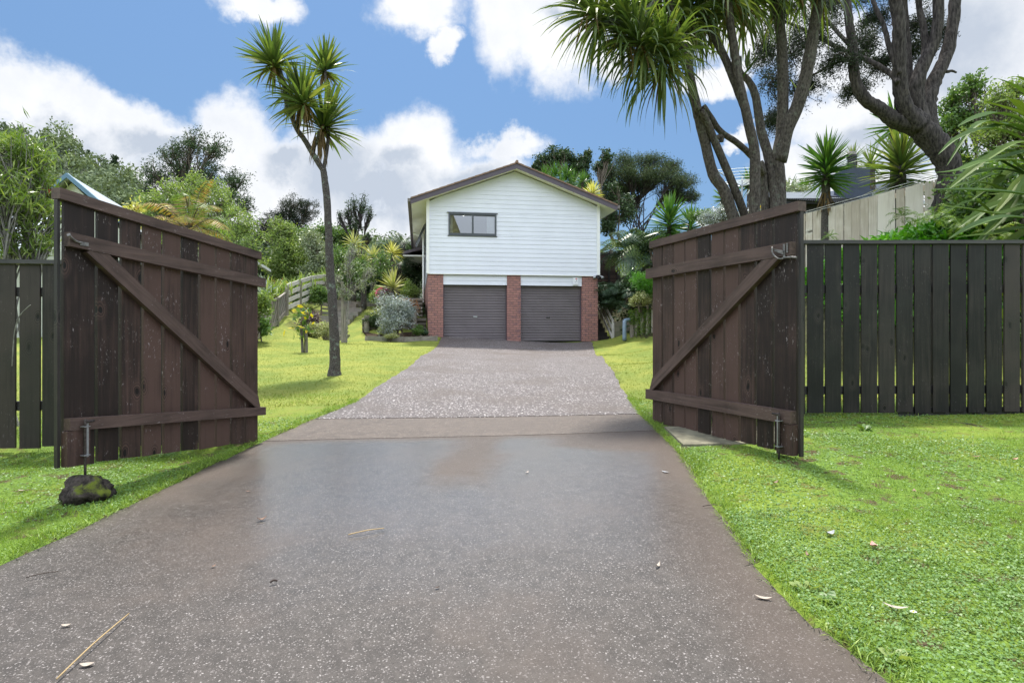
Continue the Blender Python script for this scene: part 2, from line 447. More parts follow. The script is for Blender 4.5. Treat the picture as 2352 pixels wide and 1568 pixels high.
# ------------------------------------------------------------------ materials
WD_GATE_V = wood('gate_board_wood', (.014, .008, .0065), (.078, .045, .036), 'z', .58, .9)
WD_GATE_H = wood('gate_rail_wood', (.027, .017, .014), (.108, .071, .059), 'x', .6, .6)
WD_FENCE = wood('dark_fence_wood', (.006, .006, .007), (.042, .034, .031), 'z', .5, .22, moss=(.019, .020, .018))
WD_FENCE_H = wood('dark_fence_cap_wood', (.022, .022, .024), (.07, .068, .068), 'x', .55, .1)
WD_PALE = wood('pale_paling_wood', (.46, .40, .33), (.72, .67, .60), 'z', .75, 0, spec=.2)
WD_OLD = wood('weathered_paling_wood', (.10, .10, .085), (.24, .24, .20), 'z', .85, 0, False, spec=.2, moss=(.07, .11, .04))
WD_GREY = wood('grey_timber', (.13, .115, .10), (.33, .30, .265), 'x', .8, 0, spec=.2, moss=(.12, .15, .09))
WD_GREY_V = wood('grey_timber_upright', (.12, .11, .09), (.30, .27, .23), 'z', .8, 0, spec=.2, moss=(.10, .14, .07))
WD_LOG = wood('dark_log', (.045, .042, .035), (.15, .14, .115), 'x', .85, 0, False, spec=.2)
WD_RAIL = wood('whitewashed_rail', (.42, .40, .36), (.66, .64, .58), 'x', .8, 0, False, spec=.2)
WD_DARKSTAIN = wood('black_stained_wood', (.012, .011, .011), (.035, .03, .028), 'z', .6)

M_WHITE = plain('white_weatherboard_paint', (.70, .73, .80), .5, .03, 1.5, bs=.03)
M_TRIM = plain('white_trim', (.80, .81, .80), .45, .02, 2, bs=.02)
M_SOFFIT = plain('cream_soffit', (.80, .78, .66), .6, .04, 1.5, bs=.03)
M_BARGE = plain('purple_grey_barge_paint', (.085, .070, .088), .4, .08, 2)
M_ROOF = plain('brown_pressed_metal_tile', (.20, .125, .085), .6, .2, 9, bs=.5)
M_GUTTER = plain('grey_brown_gutter', (.17, .15, .14), .5, .1, 5)
M_ALU = plain('grey_window_aluminium', (.085, .095, .105), .35, .05, 3, metal=.3)
M_STEEL = plain('galvanised_steel', (.40, .42, .44), .38, .2, 30, metal=.8)
M_IRON = plain('rusty_dark_iron', (.055, .045, .042), .5, .4, 60, metal=.5)
M_BLACK = plain('black_plastic', (.02, .02, .022), .35, .1, 4)
M_WHITEPL = plain('white_plastic', (.78, .80, .84), .35, .02, 3)
M_NAVY = plain('navy_print', (.012, .015, .07), .5)
M_REDP = plain('faded_red_print', (.50, .17, .19), .5, .2, 60)
M_BLUEPIPE = plain('blue_grey_pipe', (.20, .27, .36), .4, .1, 8)
M_TERRA = plain('terracotta', (.36, .13, .07), .8, .15, 14)
M_BLUEHOUSE = plain('slate_blue_paint', (.030, .043, .070), .55, .12, 4)
M_DARKHOUSE = plain('charcoal_paint', (.022, .022, .026), .6, .1, 3)
M_CORR = plain('grey_corrugated_iron', (.22, .24, .25), .45, .15, 3, metal=.4)
M_LEFTROOF = plain('light_grey_roof_iron', (.42, .46, .50), .4, .08, 2, metal=.2)
M_LEFTWALL = plain('pale_grey_green_cladding', (.46, .48, .44), .7, .05, 3)
M_BLUEFASCIA = plain('blue_fascia_paint', (.07, .16, .25), .45, .05, 3)
M_BLOCK = None

def bark(name, dark, light, lich=(.22, .26, .20), lm=.5, sc=30, st=(1, 1, .35)):
    sc *= 1.5
    m, N = newmat(name); c = objc(N)
    n = N.noise(scl(N, c, st), sc, 6, .65); v = N.n('ShaderNodeTexVoronoi', {'Vector': scl(N, c, st), 'Scale': sc * .9}, feature='F1').outputs[0]
    h = N.math('ADD', N.math('MULTIPLY', n, .95), N.math('MULTIPLY', v, .22))
    col = N.mix(N.smooth(h, .35, .85), dark, light)
    l = N.math('MULTIPLY', N.smooth(N.noise(c, 11, 6, .7), .54, .66), lm)
    col = N.mix(l, col, lich)
    finish(N, principled(N, col, .9, bump(N, h, .9, .02), .2)); return m
M_CABBARK = bark('cabbage_tree_bark', (.032, .027, .025), (.13, .115, .10), (.17, .19, .15), .5, 34, (1, 1, .5))
M_CABBARK2 = bark('young_cabbage_tree_bark', (.03, .027, .026), (.14, .125, .115), (.22, .28, .22), .7, 46, (1, 1, .9))
M_BIGBARK = bark('dark_flaky_bark', (.015, .013, .013), (.095, .083, .080), (.14, .12, .10), .25, 22, (1, 1, .22))
M_TWIG = bark('twig_bark', (.06, .05, .04), (.20, .17, .13), (.2, .2, .16), .2, 20); MATS['twig_bark'] = M_TWIG
M_PALEBARK = bark('pale_grey_bark', (.13, .125, .11), (.34, .33, .30), (.3, .32, .25), .3, 25)
M_ROCK, N = newmat('mossy_lava_rock'); c = objc(N)
n1 = N.noise(c, 22, 8, .7); n2 = N.noise(c, 9, 5)
geo = N.n('ShaderNodeNewGeometry'); nz = N.n('ShaderNodeSeparateXYZ', {0: geo.outputs['Normal']}).outputs[2]
colr = N.mix(N.smooth(n1, .3, .7), (.012, .010, .009), (.085, .070, .062))
mossf = N.math('MULTIPLY', N.smooth(N.math('ADD', n2, N.math('MULTIPLY', nz, .12)), .56, .68), N.smooth(n1, .35, .6))
colr = N.mix(mossf, colr, (.12, .15, .02))
finish(N, principled(N, colr, .9, bump(N, N.math('ADD', n1, n2), 1.0, .02), .2))

# foliage
L_GRASS = leafm('grass_blades', [(.11, .19, .028), (.19, .30, .048), (.31, .40, .085)], .35, .45, .3)
L_CLOVER = leafm('clover_leaves', [(.075, .15, .04), (.14, .25, .075), (.24, .34, .14)], .3, .45, .35, nsc=3.0, nw=.85)
L_LAWN = leafm('mown_lawn_blades', [(.13, .175, .030), (.19, .225, .042), (.25, .26, .062)], .3, .5, .2)
L_CAB = leafm('cabbage_tree_leaves', [(.040, .070, .024), (.075, .120, .036), (.13, .18, .05), (.25, .24, .08)], .42, .38, .5)
L_CABDEAD = leafm('dead_cabbage_tree_leaves', [(.09, .06, .03), (.20, .14, .07)], .3, .8, .2)
L_YUCCA = leafm('yucca_leaves', [(.035, .10, .022), (.06, .15, .03), (.13, .22, .045)], .28, .32, .55)
L_YELLOW = leafm('yellow_variegated_leaves', [(.40, .40, .09), (.60, .58, .22)], .3, .4)
L_VARIEG = leafm('cream_green_sword_leaves', [(.16, .22, .06), (.42, .44, .18), (.50, .45, .22)], .25, .4)
L_DARK = leafm('dark_bush_leaves', [(.022, .045, .022), (.04, .075, .03), (.07, .11, .04)], .2, .5, .3)
L_MANUKA = leafm('fine_olive_leaves', [(.030, .052, .028), (.055, .085, .040), (.11, .14, .06)], .22, .6, .2)
L_KANUKA = leafm('fine_dark_leaves', [(.018, .030, .018), (.035, .052, .028)], .2, .6, .2)
L_MID = leafm('mid_green_leaves', [(.05, .11, .03), (.09, .17, .04), (.17, .26, .06)], .3, .42, .45)
L_LIGHT = leafm('light_green_leaves', [(.09, .155, .040), (.18, .26, .07), (.31, .37, .14)], .36, .45, .35)
L_OLIVE = leafm('grey_olive_leaves', [(.13, .17, .10), (.22, .27, .16), (.36, .40, .26)], .2, .35, .5)
L_SILVER = leafm('silver_leaves', [(.16, .20, .19), (.30, .35, .35), (.50, .54, .55)], .12, .35, .5)
L_PURPLE = leafm('purple_cream_leaves', [(.06, .035, .05), (.13, .08, .10), (.38, .34, .28)], .2, .4, .4)
L_CREAM = leafm('cream_green_leaves', [(.17, .22, .08), (.34, .37, .17), (.50, .48, .27)], .25, .4)
L_RED = leafm('coppery_leaves', [(.28, .10, .06), (.42, .20, .11), (.30, .26, .10)], .3, .45)
L_PINK = leafm('pink_petals', [(.55, .05, .22), (.75, .14, .36)], .3, .5)
L_REDFL = leafm('red_petals', [(.65, .02, .02), (.80, .05, .04)], .2, .5)
L_YOLK = leafm('yellowing_leaves', [(.50, .42, .02), (.65, .50, .03)], .3, .4)
L_FERN = leafm('fern_leaves', [(.06, .12, .035), (.12, .20, .05), (.22, .30, .08)], .35, .45, .3)
L_FERNDK = leafm('dark_fern_leaves', [(.03, .065, .035), (.06, .11, .06), (.12, .18, .11)], .25, .4, .45)
L_FERNBR = leafm('browning_fern_leaves', [(.22, .11, .05), (.33, .19, .08), (.30, .27, .08), (.20, .27, .06)], .35, .5, .3)
L_LUSH = leafm('lush_ground_leaves', [(.04, .15, .012), (.07, .23, .02), (.15, .34, .035)], .35, .28, .6)
L_FLAX = leafm('flax_leaves', [(.03, .07, .018), (.07, .13, .028), (.14, .195, .032)], .22, .55, .22)
L_BOTTLE = leafm('narrow_shrub_leaves', [(.09, .17, .03), (.17, .26, .05), (.30, .36, .12)], .3, .35, .5)
L_HILL = leafm('haze_greyed_hill_leaves', [(.06, .085, .06), (.11, .145, .09), (.19, .24, .12), (.32, .36, .16)], .1, .8, .1, nsc=.16, nw=1.1)  # greens lightened and greyed: distance haze put into the leaf colour
L_BROWN = leafm('dry_leaf', [(.16, .09, .05), (.25, .16, .10)], .1, .6)
L_IVY = leafm('ivy_leaves', [(.05, .12, .02), (.12, .20, .035), (.20, .27, .05)], .3, .4)

# ------------------------------------------------------------------ terrain
CT = [(-8, -3, -.03), (-3, -3, -.02), (0, -3, 0), (3, -3, .02), (8, -3, .12), (-1.5, 1, 0), (1, 1, .01), (-2.5, 3.28, .0), (-4, 2.5, -.02), (-4.5, 4.6, -.02), (-2.1, 4.9, .06),
      (-1, 4.9, .09), (1.25, 5.2, .165), (1.05, 3.4, .065), (1.85, 3.7, .16), (3, 5.4, .20), (5, 5.4, .23), (4.5, 3, .16), (8, 5.4, .34), (3, 1.5, .07), (8, 1, .2), (-7, 5, -.02), (-8, 1, -.03),
      (-1.95, 5.8, .12), (1.2, 5.8, .165), (-1.85, 8.5, .225), (1.6, 8.5, .235), (-2.8, 9.5, .24), (-2.1, 14, .365), (2.3, 14, .375), (-2.6, 20.7, .515), (0, 21, .52), (2.9, 22, .52),
      (-5.2, 14.8, .39), (-5.5, 19.6, .52), (-4, 20, .52), (-5.5, 10, .24), (-6, 7, .10), (-9, 7, .08), (-4, 17, .45), (-7.2, 17, .69), (-8.4, 22, 1.62), (-8.5, 27, 2.15), (-6.6, 27, 2.15), (-5.35, 22, .95),
      (-6.4, 20.8, .62), (-3.9, 21.3, .56), (-4.5, 23.4, 1.95), (-3.6, 24, 1.9), (-6, 30, 2.3), (-3, 24, 1.2), (3.4, 22.3, .55), (4, 20, .54), (4.2, 12, .40), (4.6, 8, .33), (7, 7, .45),
      (6, 16, 1.8), (5.9, 12, 1.9), (7.4, 10, 2.6), (8, 8.5, 2.35), (6.2, 8.7, 2.15), (7.0, 8.3, 2.25), (5.4, 10, 2.0), (6.4, 7.5, .8), (8.5, 7.3, 1.2), (4.6, 20.6, .58), (5.15, 19, .56), (5.3, 17.8, .54), (4.9, 14, .46), (3.8, 21.3, .53), (3.9, 22.9, .60), (5.1, 21.6, 1.5), (5.75, 20, 1.55), (5.9, 18, 1.6), (3.6, 24.4, .9), (9.5, 9.5, 2.7), (12, 9, 2.8), (9, 20, 2.6), (12, 15, 3), (14, 6, 1.6), (3.9, 26, 2.9), (5.5, 26, 3.1), 
      (-12, 20, 1.6), (-12, 10, .4), (-16, 14, .8), (-14, 30, 2.8), (-8, 36, 2.7), (0, 36, 2.6), (8, 36, 4), (20, 20, 4), (20, 36, 5), (-22, 8, .3), (-22, 25, 2), (0, 27, .8), (2, 29, 1.2), (25, 0, 1), (-25, -5, 0), (0, -12, 0), (20, -10, .5), (-20, -12, 0)]
for _t in np.linspace(0, 1, 6):        # under the garden steps
    _p = P(768, 776 - 81 * _t, 20.9 + 5.6 * _t); CT.append((_p.x, _p.y, _p.z - .14)); CT.append((_p.x + .9, _p.y, _p.z - .06 - .12 * _t)); CT.append((_p.x - .75, _p.y - .1, _p.z - .16))
for _x, _y, _Z in ((560, 802, 15.2), (596, 777, 17.3), (621, 757, 19.0), (636.5, 747, 19.9), (656, 722, 21.6), (688, 702, 23.3), (715, 690, 24.8), (745, 683, 26.4)):
    _p = P(_x, _y, _Z); CT.append((_p.x, _p.y, _p.z))
CT = [c for c in CT if c not in ((-7.2, 17, .69), (-8.4, 22, 1.62))]
CT = np.array(CT, float)
def _tps():
    X = CT[:, :2]; n = len(X)
    d = np.linalg.norm(X[:, None] - X[None], axis=2); K = d  # linear kernel: no overshoot
    A = np.zeros((n + 3, n + 3)); A[:n, :n] = -K + np.eye(n) * -0.02; A[:n, n:] = np.c_[np.ones(n), X]; A[n:, :n] = A[:n, n:].T
    return np.linalg.solve(A, np.r_[CT[:, 2], 0, 0, 0])
TW = _tps()
def gz(x, y):
    x = np.asarray(x, float); y = np.asarray(y, float); sh = np.broadcast(x, y).shape
    p = np.stack([np.broadcast_to(x, sh).ravel(), np.broadcast_to(y, sh).ravel()], 1)
    out = np.empty(len(p))
    for i in range(0, len(p), 20000):
        q = p[i:i + 20000]; d = np.sqrt(((q[:, None] - CT[None, :, :2]) ** 2).sum(2) + .04)
        out[i:i + 20000] = -(d @ TW[:-3]) + TW[-3] + q @ TW[-2:]
    rr = np.hypot(p[:, 0], p[:, 1]); k = np.clip((rr - 32) / 14, 0, 1)
    far = np.where(p[:, 1] > 0, np.clip(p[:, 1] / 36, 0, 1) * 3.0, 0)
    out = out * (1 - k) + far * k
    return out.reshape(sh)
def gz1(x, y): return float(gz(np.array([x]), np.array([y]))[0])
LE = np.array([(-3, -3.2), (0, -2.55), (1.5, -2.3), (2.5, -2.18), (3.1, -2.14), (4.05, -2.14), (4.93, -2.08), (5.8, -1.93), (6.8, -1.80), (8.56, -1.85), (11.2, -1.96), (14.4, -2.17), (20.7, -2.54), (22.4, -2.6)])
RE = np.array([(-3, 2.6), (0, 1.45), (1.2, 1.12), (1.64, 1.04), (2.05, .985), (2.4, .99), (3.58, 1.12), (4.35, 1.19), (5.0, 1.21), (5.8, 1.25), (6.55, 1.33), (8.3, 1.5), (11.9, 1.92), (21.6, 2.92), (23, 3.0)])
def lx(y): return np.interp(y, LE[:, 0], LE[:, 1])
def rx(y): return np.interp(y, RE[:, 0], RE[:, 1])
def drv_d(x, y):                     # distance inside the drive (positive inside)
    return np.where((y > -3) & (y < 22.6), np.minimum(x - lx(y), rx(y) - x), -1.0)

xs = np.unique(np.concatenate([np.arange(-7, 8.01, .125), np.arange(-26, 26, 1.0), np.array([-400, -250, -160, -100, -70, -50, -40, -32, 32, 40, 50, 70, 100, 160, 250, 400])]))
ys = np.unique(np.concatenate([np.arange(-3, 24.01, .15), np.arange(-16, 40, 1.0), np.array([-300, -150, -80, -40, -25, 48, 60, 80, 110, 150, 220, 320, 420])]))
X, Y = np.meshgrid(xs, ys)
Zt = gz(X, Y)
dd = drv_d(X, Y)
micro = (np.sin(X * 3.1 + Y * 1.3) * np.cos(Y * 2.7 - X * .8) + np.sin(X * 7.3 - Y * 5.1) * .5) * .008
Zt = np.where(dd > 0.0, Zt - .05, Zt + .012 + micro * np.clip(-dd * 2, 0, 1))
ny, nx = X.shape
ii = np.arange(ny * nx).reshape(ny, nx)
Q = np.stack([ii[:-1, :-1], ii[:-1, 1:], ii[1:, 1:], ii[1:, :-1]], -1).reshape(-1, 4)
M_LAWN, N = newmat('lawn_turf'); c = objc(N)
yy = N.n('ShaderNodeSeparateXYZ', {0: c}).outputs[1]
a = N.noise(c, 1.1, 5, .6); b_ = N.noise(c, 55, 4, .7); b2 = N.noise(c, 9, 5, .6)
near = N.mix(N.smooth(b_, .3, .7), (.06, .11, .015), (.16, .26, .04))
near = N.mix(N.smooth(b2, .52, .64), near, (.085, .062, .035))
near = N.mix(N.math('MULTIPLY', N.smooth(a, .45, .6), .5), near, (.20, .25, .03))
farc = N.mix(N.smooth(N.math('ADD', N.math('MULTIPLY', a, .75), N.math('MULTIPLY', b2, .25)), .36, .62), (.115, .17, .030), (.215, .235, .045))
farc = N.mix(N.smooth(b_, .35, .75, 0, .45), farc, (.29, .30, .075))
cl = N.mix(N.smooth(yy, 5.2, 7.0), near, farc)
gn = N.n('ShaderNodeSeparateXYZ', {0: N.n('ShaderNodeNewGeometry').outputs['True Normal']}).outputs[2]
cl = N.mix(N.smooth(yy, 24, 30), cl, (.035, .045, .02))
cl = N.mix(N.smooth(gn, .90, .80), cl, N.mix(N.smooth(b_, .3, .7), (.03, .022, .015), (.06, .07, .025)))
finish(N, principled(N, cl, .8, bump(N, N.math('ADD', b_, b2), .7, .03), .15))
g = G(); g.addnp(np.stack([X, Y, Zt], -1).reshape(-1, 3), Q)
lawn = g.build('lawn', M_LAWN, base=(0, 0, 0), smooth=True)
tag(lawn, 'mown yellow green lawn on both sides of the driveway', 'lawn', kind='structure')

def agg(name, matrix, peb, scale, sand=.0, rough=.62, wet=False, cover=.5, bs=.6):
    m, N = newmat(name); c = objc(N)
    jit = N.vmath('ADD', c, N.n('ShaderNodeVectorMath', {0: N.noise(c, scale * .8, 2, .5, True), 3: .012}, operation='SCALE').outputs[0])
    v = N.n('ShaderNodeTexVoronoi', {'Vector': jit, 'Scale': scale, 'Randomness': 1.0}, voronoi_dimensions='2D')
    d = v.outputs['Distance']; rc = N.n('ShaderNodeSeparateColor', {0: v.outputs['Color']})
    r1, r2, r3 = rc.outputs[0], rc.outputs[1], rc.outputs[2]
    size = N.math('MULTIPLY', N.math('ADD', r2, .25), .42)
    st = N.math('SUBTRACT', size, d)
    stone = N.math('MULTIPLY', N.smooth(st, 0, .10), N.smooth(r1, 1 - cover - .05, 1 - cover + .05))
    pcol = N.ramp(N.math('ADD', N.math('MULTIPLY', r3, .8), N.math('MULTIPLY', r2, .2)), peb)
    big = N.noise(c, .9, 5, .6); med = N.noise(c, 14, 5, .65)
    base = N.mix(N.smooth(med, .3, .7), tuple(k * .7 for k in matrix), tuple(k * 1.3 for k in matrix))
    v2 = N.n('ShaderNodeTexVoronoi', {'Vector': c, 'Scale': scale * 2.1}, voronoi_dimensions='2D'); s2 = N.math('MULTIPLY', N.smooth(v2.outputs['Distance'], .33, .18), N.smooth(N.n('ShaderNodeSeparateColor', {0: v2.outputs['Color']}).outputs[0], .62, .7))
    base = N.mix(N.math('MULTIPLY', s2, .5), base, peb[2][1])
    col = N.mix(stone, base, pcol)
    stain = N.smooth(big, .46, .66)
    col = N.mix(N.math('MULTIPLY', stain, .60), col, (.085, .066, .055))
    h = N.math('ADD', N.math('MULTIPLY', stone, .6), N.math('ADD', N.math('MULTIPLY', med, .35), N.math('MULTIPLY', s2, .3)))
    rg = rough
    if wet:
        sx = N.n('ShaderNodeSeparateXYZ', {0: c}); px, py = sx.outputs[0], sx.outputs[1]
        wn = N.math('MULTIPLY', N.math('SUBTRACT', N.noise(c, 1.7, 5, .6), .5), .9)
        pyw = N.math('ADD', py, wn); pxw = N.math('ADD', px, N.math('MULTIPLY', wn, .5))
        # damp film over the level part of the slab; drier tongue down its middle and dry right hand edge
        film = N.math('MULTIPLY', N.smooth(pyw, 1.7, 3.3), N.smooth(N.math('ADD', py, N.math('MULTIPLY', wn, .18)), 4.98, 4.72))
        tongue = N.math('MULTIPLY', N.smooth(N.math('ABSOLUTE', N.math('ADD', pxw, .30)), .34, .06), N.smooth(pyw, 3.3, 4.0))
        redge = N.smooth(pxw, .80, 1.12)
        ledge = N.smooth(pxw, -1.75, -2.1)
        corner = N.smooth(N.math('ADD', N.math('MULTIPLY', pxw, .45), py), 4.55, 4.75)
        dry = N.math('MAXIMUM', N.math('MAXIMUM', tongue, redge), N.math('MAXIMUM', ledge, N.math('MULTIPLY', corner, N.smooth(px, .1, .5))))
        film = N.math('MULTIPLY', film, N.math('SUBTRACT', 1.0, N.math('MULTIPLY', dry, .85)), clamp=True)
        rg = N.math('SUBTRACT', .60, N.math('MULTIPLY', film, .28))
        dryc = N.math('MULTIPLY', N.math('SUBTRACT', 1.0, film), N.smooth(pyw, 2.6, 3.6))
        col = N.mix(N.math('MULTIPLY', dryc, .50), col, (.085, .060, .044))
        col = N.mix(N.math('MULTIPLY', N.smooth(pxw, .55, .95), .45), col, (.080, .056, .042))
        bst = N.math('SUBTRACT', bs, N.math('MULTIPLY', film, bs * .45))
        bn = N.n('ShaderNodeBump', {'Height': h, 'Strength': bst, 'Distance': .004}).outputs[0]
        finish(N, principled(N, col, rg, bn, .42, **{'Coat Weight': N.math('MULTIPLY', film, .85), 'Coat Roughness': .30, 'Coat IOR': 1.9}))
    else:
        finish(N, principled(N, col, rg, bump(N, h, bs, .006), .5))
    return m
M_DRIVE = agg('worn_asphalt_aggregate', (.046, .040, .036), [(0, (.018, .015, .014)), (.35, (.058, .049, .045)), (.60, (.115, .10, .094)), (.84, (.18, .163, .157)), (1, (.27, .25, .24))], 140, wet=True, cover=.95)
M_STRIP = agg('brown_concrete', (.078, .060, .048), [(0, (.09, .07, .058)), (.4, (.15, .12, .10)), (.8, (.20, .17, .145)), (1, (.32, .29, .26))], 95, rough=.5, cover=.3, bs=.3)
M_UPPER = agg('exposed_pebble_concrete', (.075, .062, .060), [(0, (.06, .048, .045)), (.35, (.17, .145, .14)), (.62, (.31, .28, .275)), (1, (.64, .60, .59))], 40, rough=.5, cover=.88, bs=.9)
def slab(name, y0, y1, mat, lift, label, inset=0.0):
    g = G(); rows = np.concatenate([np.arange(y0, y1, .12), [y1]]); cols = np.linspace(0, 1, 25)
    yy_, tt = np.meshgrid(rows, cols, indexing='ij')
    wob = np.sin(yy_ * 5.3) * .012 + np.sin(yy_ * 13.1 + 1) * .007
    xx = (lx(yy_) + wob) * (1 - tt) + (rx(yy_) + wob * .8) * tt
    zz = gz(xx, yy_) + lift
    n0, n1 = xx.shape; i = np.arange(n0 * n1).reshape(n0, n1)
    q = np.stack([i[:-1, :-1], i[:-1, 1:], i[1:, 1:], i[1:, :-1]], -1).reshape(-1, 4)
    g.addnp(np.stack([xx, yy_, zz], -1).reshape(-1, 3), q)
    # skirt
    for e in (i[:, 0], i[::-1, -1], i[0, ::-1], i[-1, :]):
        p = np.stack([xx, yy_, zz], -1).reshape(-1, 3)[e]; lo = p - np.array([0, 0, .10]); m = len(p)
        g.addnp(np.r_[p, lo], np.stack([np.arange(m - 1), np.arange(1, m), np.arange(m + 1, 2 * m), np.arange(m, 2 * m - 1)], -1))
    o = g.build(name, mat, base=(0, 0, 0), smooth=False)
    return tag(o, label, 'driveway', kind='structure')
slab('driveway', -3, 4.94, M_DRIVE, .0, 'worn brown grey aggregate driveway in the foreground with a damp sheen')
slab('driveway_joint_strip', 4.945, 5.80, M_STRIP, .002, 'plain brown concrete band across the driveway between the gates')
slab('pebble_driveway', 5.805, 22.3, M_UPPER, .006, 'exposed pebble concrete driveway rising to the garage doors')

# little concrete pad under the right gate
g = G(); pts = [(1.24, 4.30), (2.05, 4.22), (2.30, 4.85), (1.27, 4.95)]
top = [Vector((x, y, gz1(x, y) + .03)) for x, y in pts]
g.prism([p - Vector((0, 0, .1)) for p in top], (0, 0, .1))
tag(g.build('concrete_pad', plain('mossy_concrete', (.16, .15, .105), .8, .35, 9, bs=.5), base=top[0]), 'mossy concrete pad under the right gate beside the driveway edge', 'concrete slab', kind='structure')

# ------------------------------------------------------------------ grass and clover near the camera
def scatter(n, x0, x1, y0, y1, rng, pw=1.0, margin=-.01, noise=None):
    out = []; tot = 0
    while tot < n:
        y = y0 + (y1 - y0) * rng.uniform(0, 1, n) ** pw; x = rng.uniform(x0, x1, n)
        x = np.where(np.abs(x) < 0, x, x)
        k = (drv_d(x, y) < margin) & (np.abs(x) < y * .93 + .6)
        k &= ~((x > 1.22) & (x < 2.2) & (y > 4.26) & (y < 4.92))
        if noise is not None: k &= noise(x, y)
        p = np.stack([x[k], y[k]], 1); out.append(p); tot += len(p)
    return np.concatenate(out)[:n]
def patch(x, y): return (np.sin(x * 2.3 + np.sin(y * 1.7) * 2) + np.sin(y * 3.1 + x * 1.1) + np.sin(x * 6.1 - y * 4.3) * .6)
rng = np.random.default_rng(11)
gb = G()
def blades(g, p, ln, wd, rng, lean=.6, lift=.005):
    n = len(p); z = gz(p[:, 0], p[:, 1]) + lift
    d = unit(np.c_[rng.normal(size=(n, 2)) * lean, np.ones(n)])
    L = ln * rng.uniform(.5, 1.25, n); s = unit(np.c_[rng.normal(size=(n, 2)), np.zeros(n)])
    b = np.c_[p, z]; t = b + d * L[:, None] + np.c_[np.zeros((n, 2)), -L * .12]
    m = b + d * (L * .5)[:, None]; w_ = s * (wd * rng.uniform(.6, 1.2, n))[:, None] / 2
    g.addnp(np.stack([b - w_, m - w_ * .9 , t, m + w_ * .9], 1).reshape(-1, 3), np.arange(4 * n).reshape(n, 4))
for (n, y0, y1, L, W) in ((38000, 1.0, 2.9, .026, .0032), (42000, 2.6, 4.4, .026, .0045), (34000, 4.2, 7.5, .026, .007)):
    p = scatter(n, -6.5, 6.5, y0, y1, rng, .8); blades(gb, p, L, W, rng)
p = scatter(11000, -3, 3, .8, 7.0, rng, 1, .022, lambda x, y: drv_d(x, y) > -.09 + .05 * np.sin(y * 9 + x)); blades(gb, p, .050, .005, rng, 1.1)
for (cx_, cy_) in scatter(150, -6, 6, 1.2, 5.5, rng, .9, -.03):
    q = np.c_[rng.normal(cx_, .035, 26), rng.normal(cy_, .035, 26)]; q = q[drv_d(q[:, 0], q[:, 1]) < 0]
    if len(q): blades(gb, q, .055, .0045, rng, .7)
p = scatter(260, -2.9, -1.9, 3.05, 3.35, rng, 1, -.0, lambda x, y: ((x + 2.43) / .19) ** 2 + ((y - 3.28) / .14) ** 2 > .9); blades(gb, p, .07, .006, rng, .4)
tag(gb.build('grass', L_GRASS, base=(0, 0, 0)), 'short bright green grass on the verges beside the foreground driveway', 'grass', kind='stuff')
gc = G()
for (n, y0, y1, s) in ((30000, 1.0, 3.0, .011), (34000, 2.8, 4.6, .014), (16000, 4.4, 6.6, .018)):
    p = scatter(n, -6.5, 6.5, y0, y1, rng, .8, -.01, lambda x, y: patch(x, y) + rng.normal(size=len(x)) * .5 > -.2)
    z = gz(p[:, 0], p[:, 1]) + rng.uniform(.008, .028, n)
    c0 = np.c_[p, z]; nrm = unit(np.c_[rng.normal(size=(n, 2)) * .35, np.ones(n)]); t = unit(np.cross(nrm, rng.normal(size=(n, 3)))); b = np.cross(nrm, t)
    S_ = s * rng.uniform(.5, 1.2, (n, 1))
    gc.addnp(np.stack([c0 - t * S_ * .5, c0 + b * S_ * .42 - t * S_ * .1, c0 + t * S_ * .5, c0 - b * S_ * .42 - t * S_ * .1], 1).reshape(-1, 3), np.arange(4 * n).reshape(n, 4))
tag(gc.build('clover', L_CLOVER, base=(0, 0, 0)), 'small leafy clover growing through the grass verges', 'clover', kind='stuff')
gm = G()
p = scatter(60000, -9, 8, 6.5, 20.5, rng, 1.5); blades(gm, p, .035, .010, rng, .8, .01)
tag(gm.build('mown_grass', L_LAWN, base=(0, 0, 0)), 'short yellow green mown grass on the lawn beyond the gates', 'grass', kind='stuff')

# mulch bed under the garden shrubs, added light-bouncing strip beside the house
def sheet(name, poly, mat, lift, label, cat):
    g = G(); top = [Vector((x, y, gz1(x, y) + lift)) for x, y in poly]; g.prism([p - Vector((0, 0, .25)) for p in top], (0, 0, .25))
    return tag(g.build(name, mat, base=top[0]), label, cat, kind='structure')
M_MULCH = plain('dark_mulch', (.045, .032, .022), .95, .5, 18, .1, bs=.9)
sheet('garden_bed', [(-5.05, 20.95), (-2.9, 21.15), (-3.1, 22.0), (-5.5, 21.9)], M_MULCH, .05, 'dark mulch bed between the timber edging and the log wall', 'garden bed')
g = G(); rows = np.arange(24.2, 40, .6); V = []  # added pale strip, throws light up onto the porch ceiling and soffits
for y in rows:
    xw = -3.054 - .158 * (y - 21.57) - .05
    for k, dx in enumerate((0, -.9, -1.9)): V.append((xw + dx, y, max(gz1(xw - .9, y), 2.0) + .02))
n = len(rows); g.add(V, [(3 * i + k, 3 * i + 3 + k, 3 * i + 4 + k, 3 * i + 1 + k) for i in range(n - 1) for k in (0, 1)])
tag(g.build('bounce_strip', plain('pale_bounce_concrete', (.42, .40, .36), .85, .12, 5), base=(0, 0, 0)), 'added pale concrete strip left of the house, bouncing light up under the porch', 'bounce_strip', kind='structure')

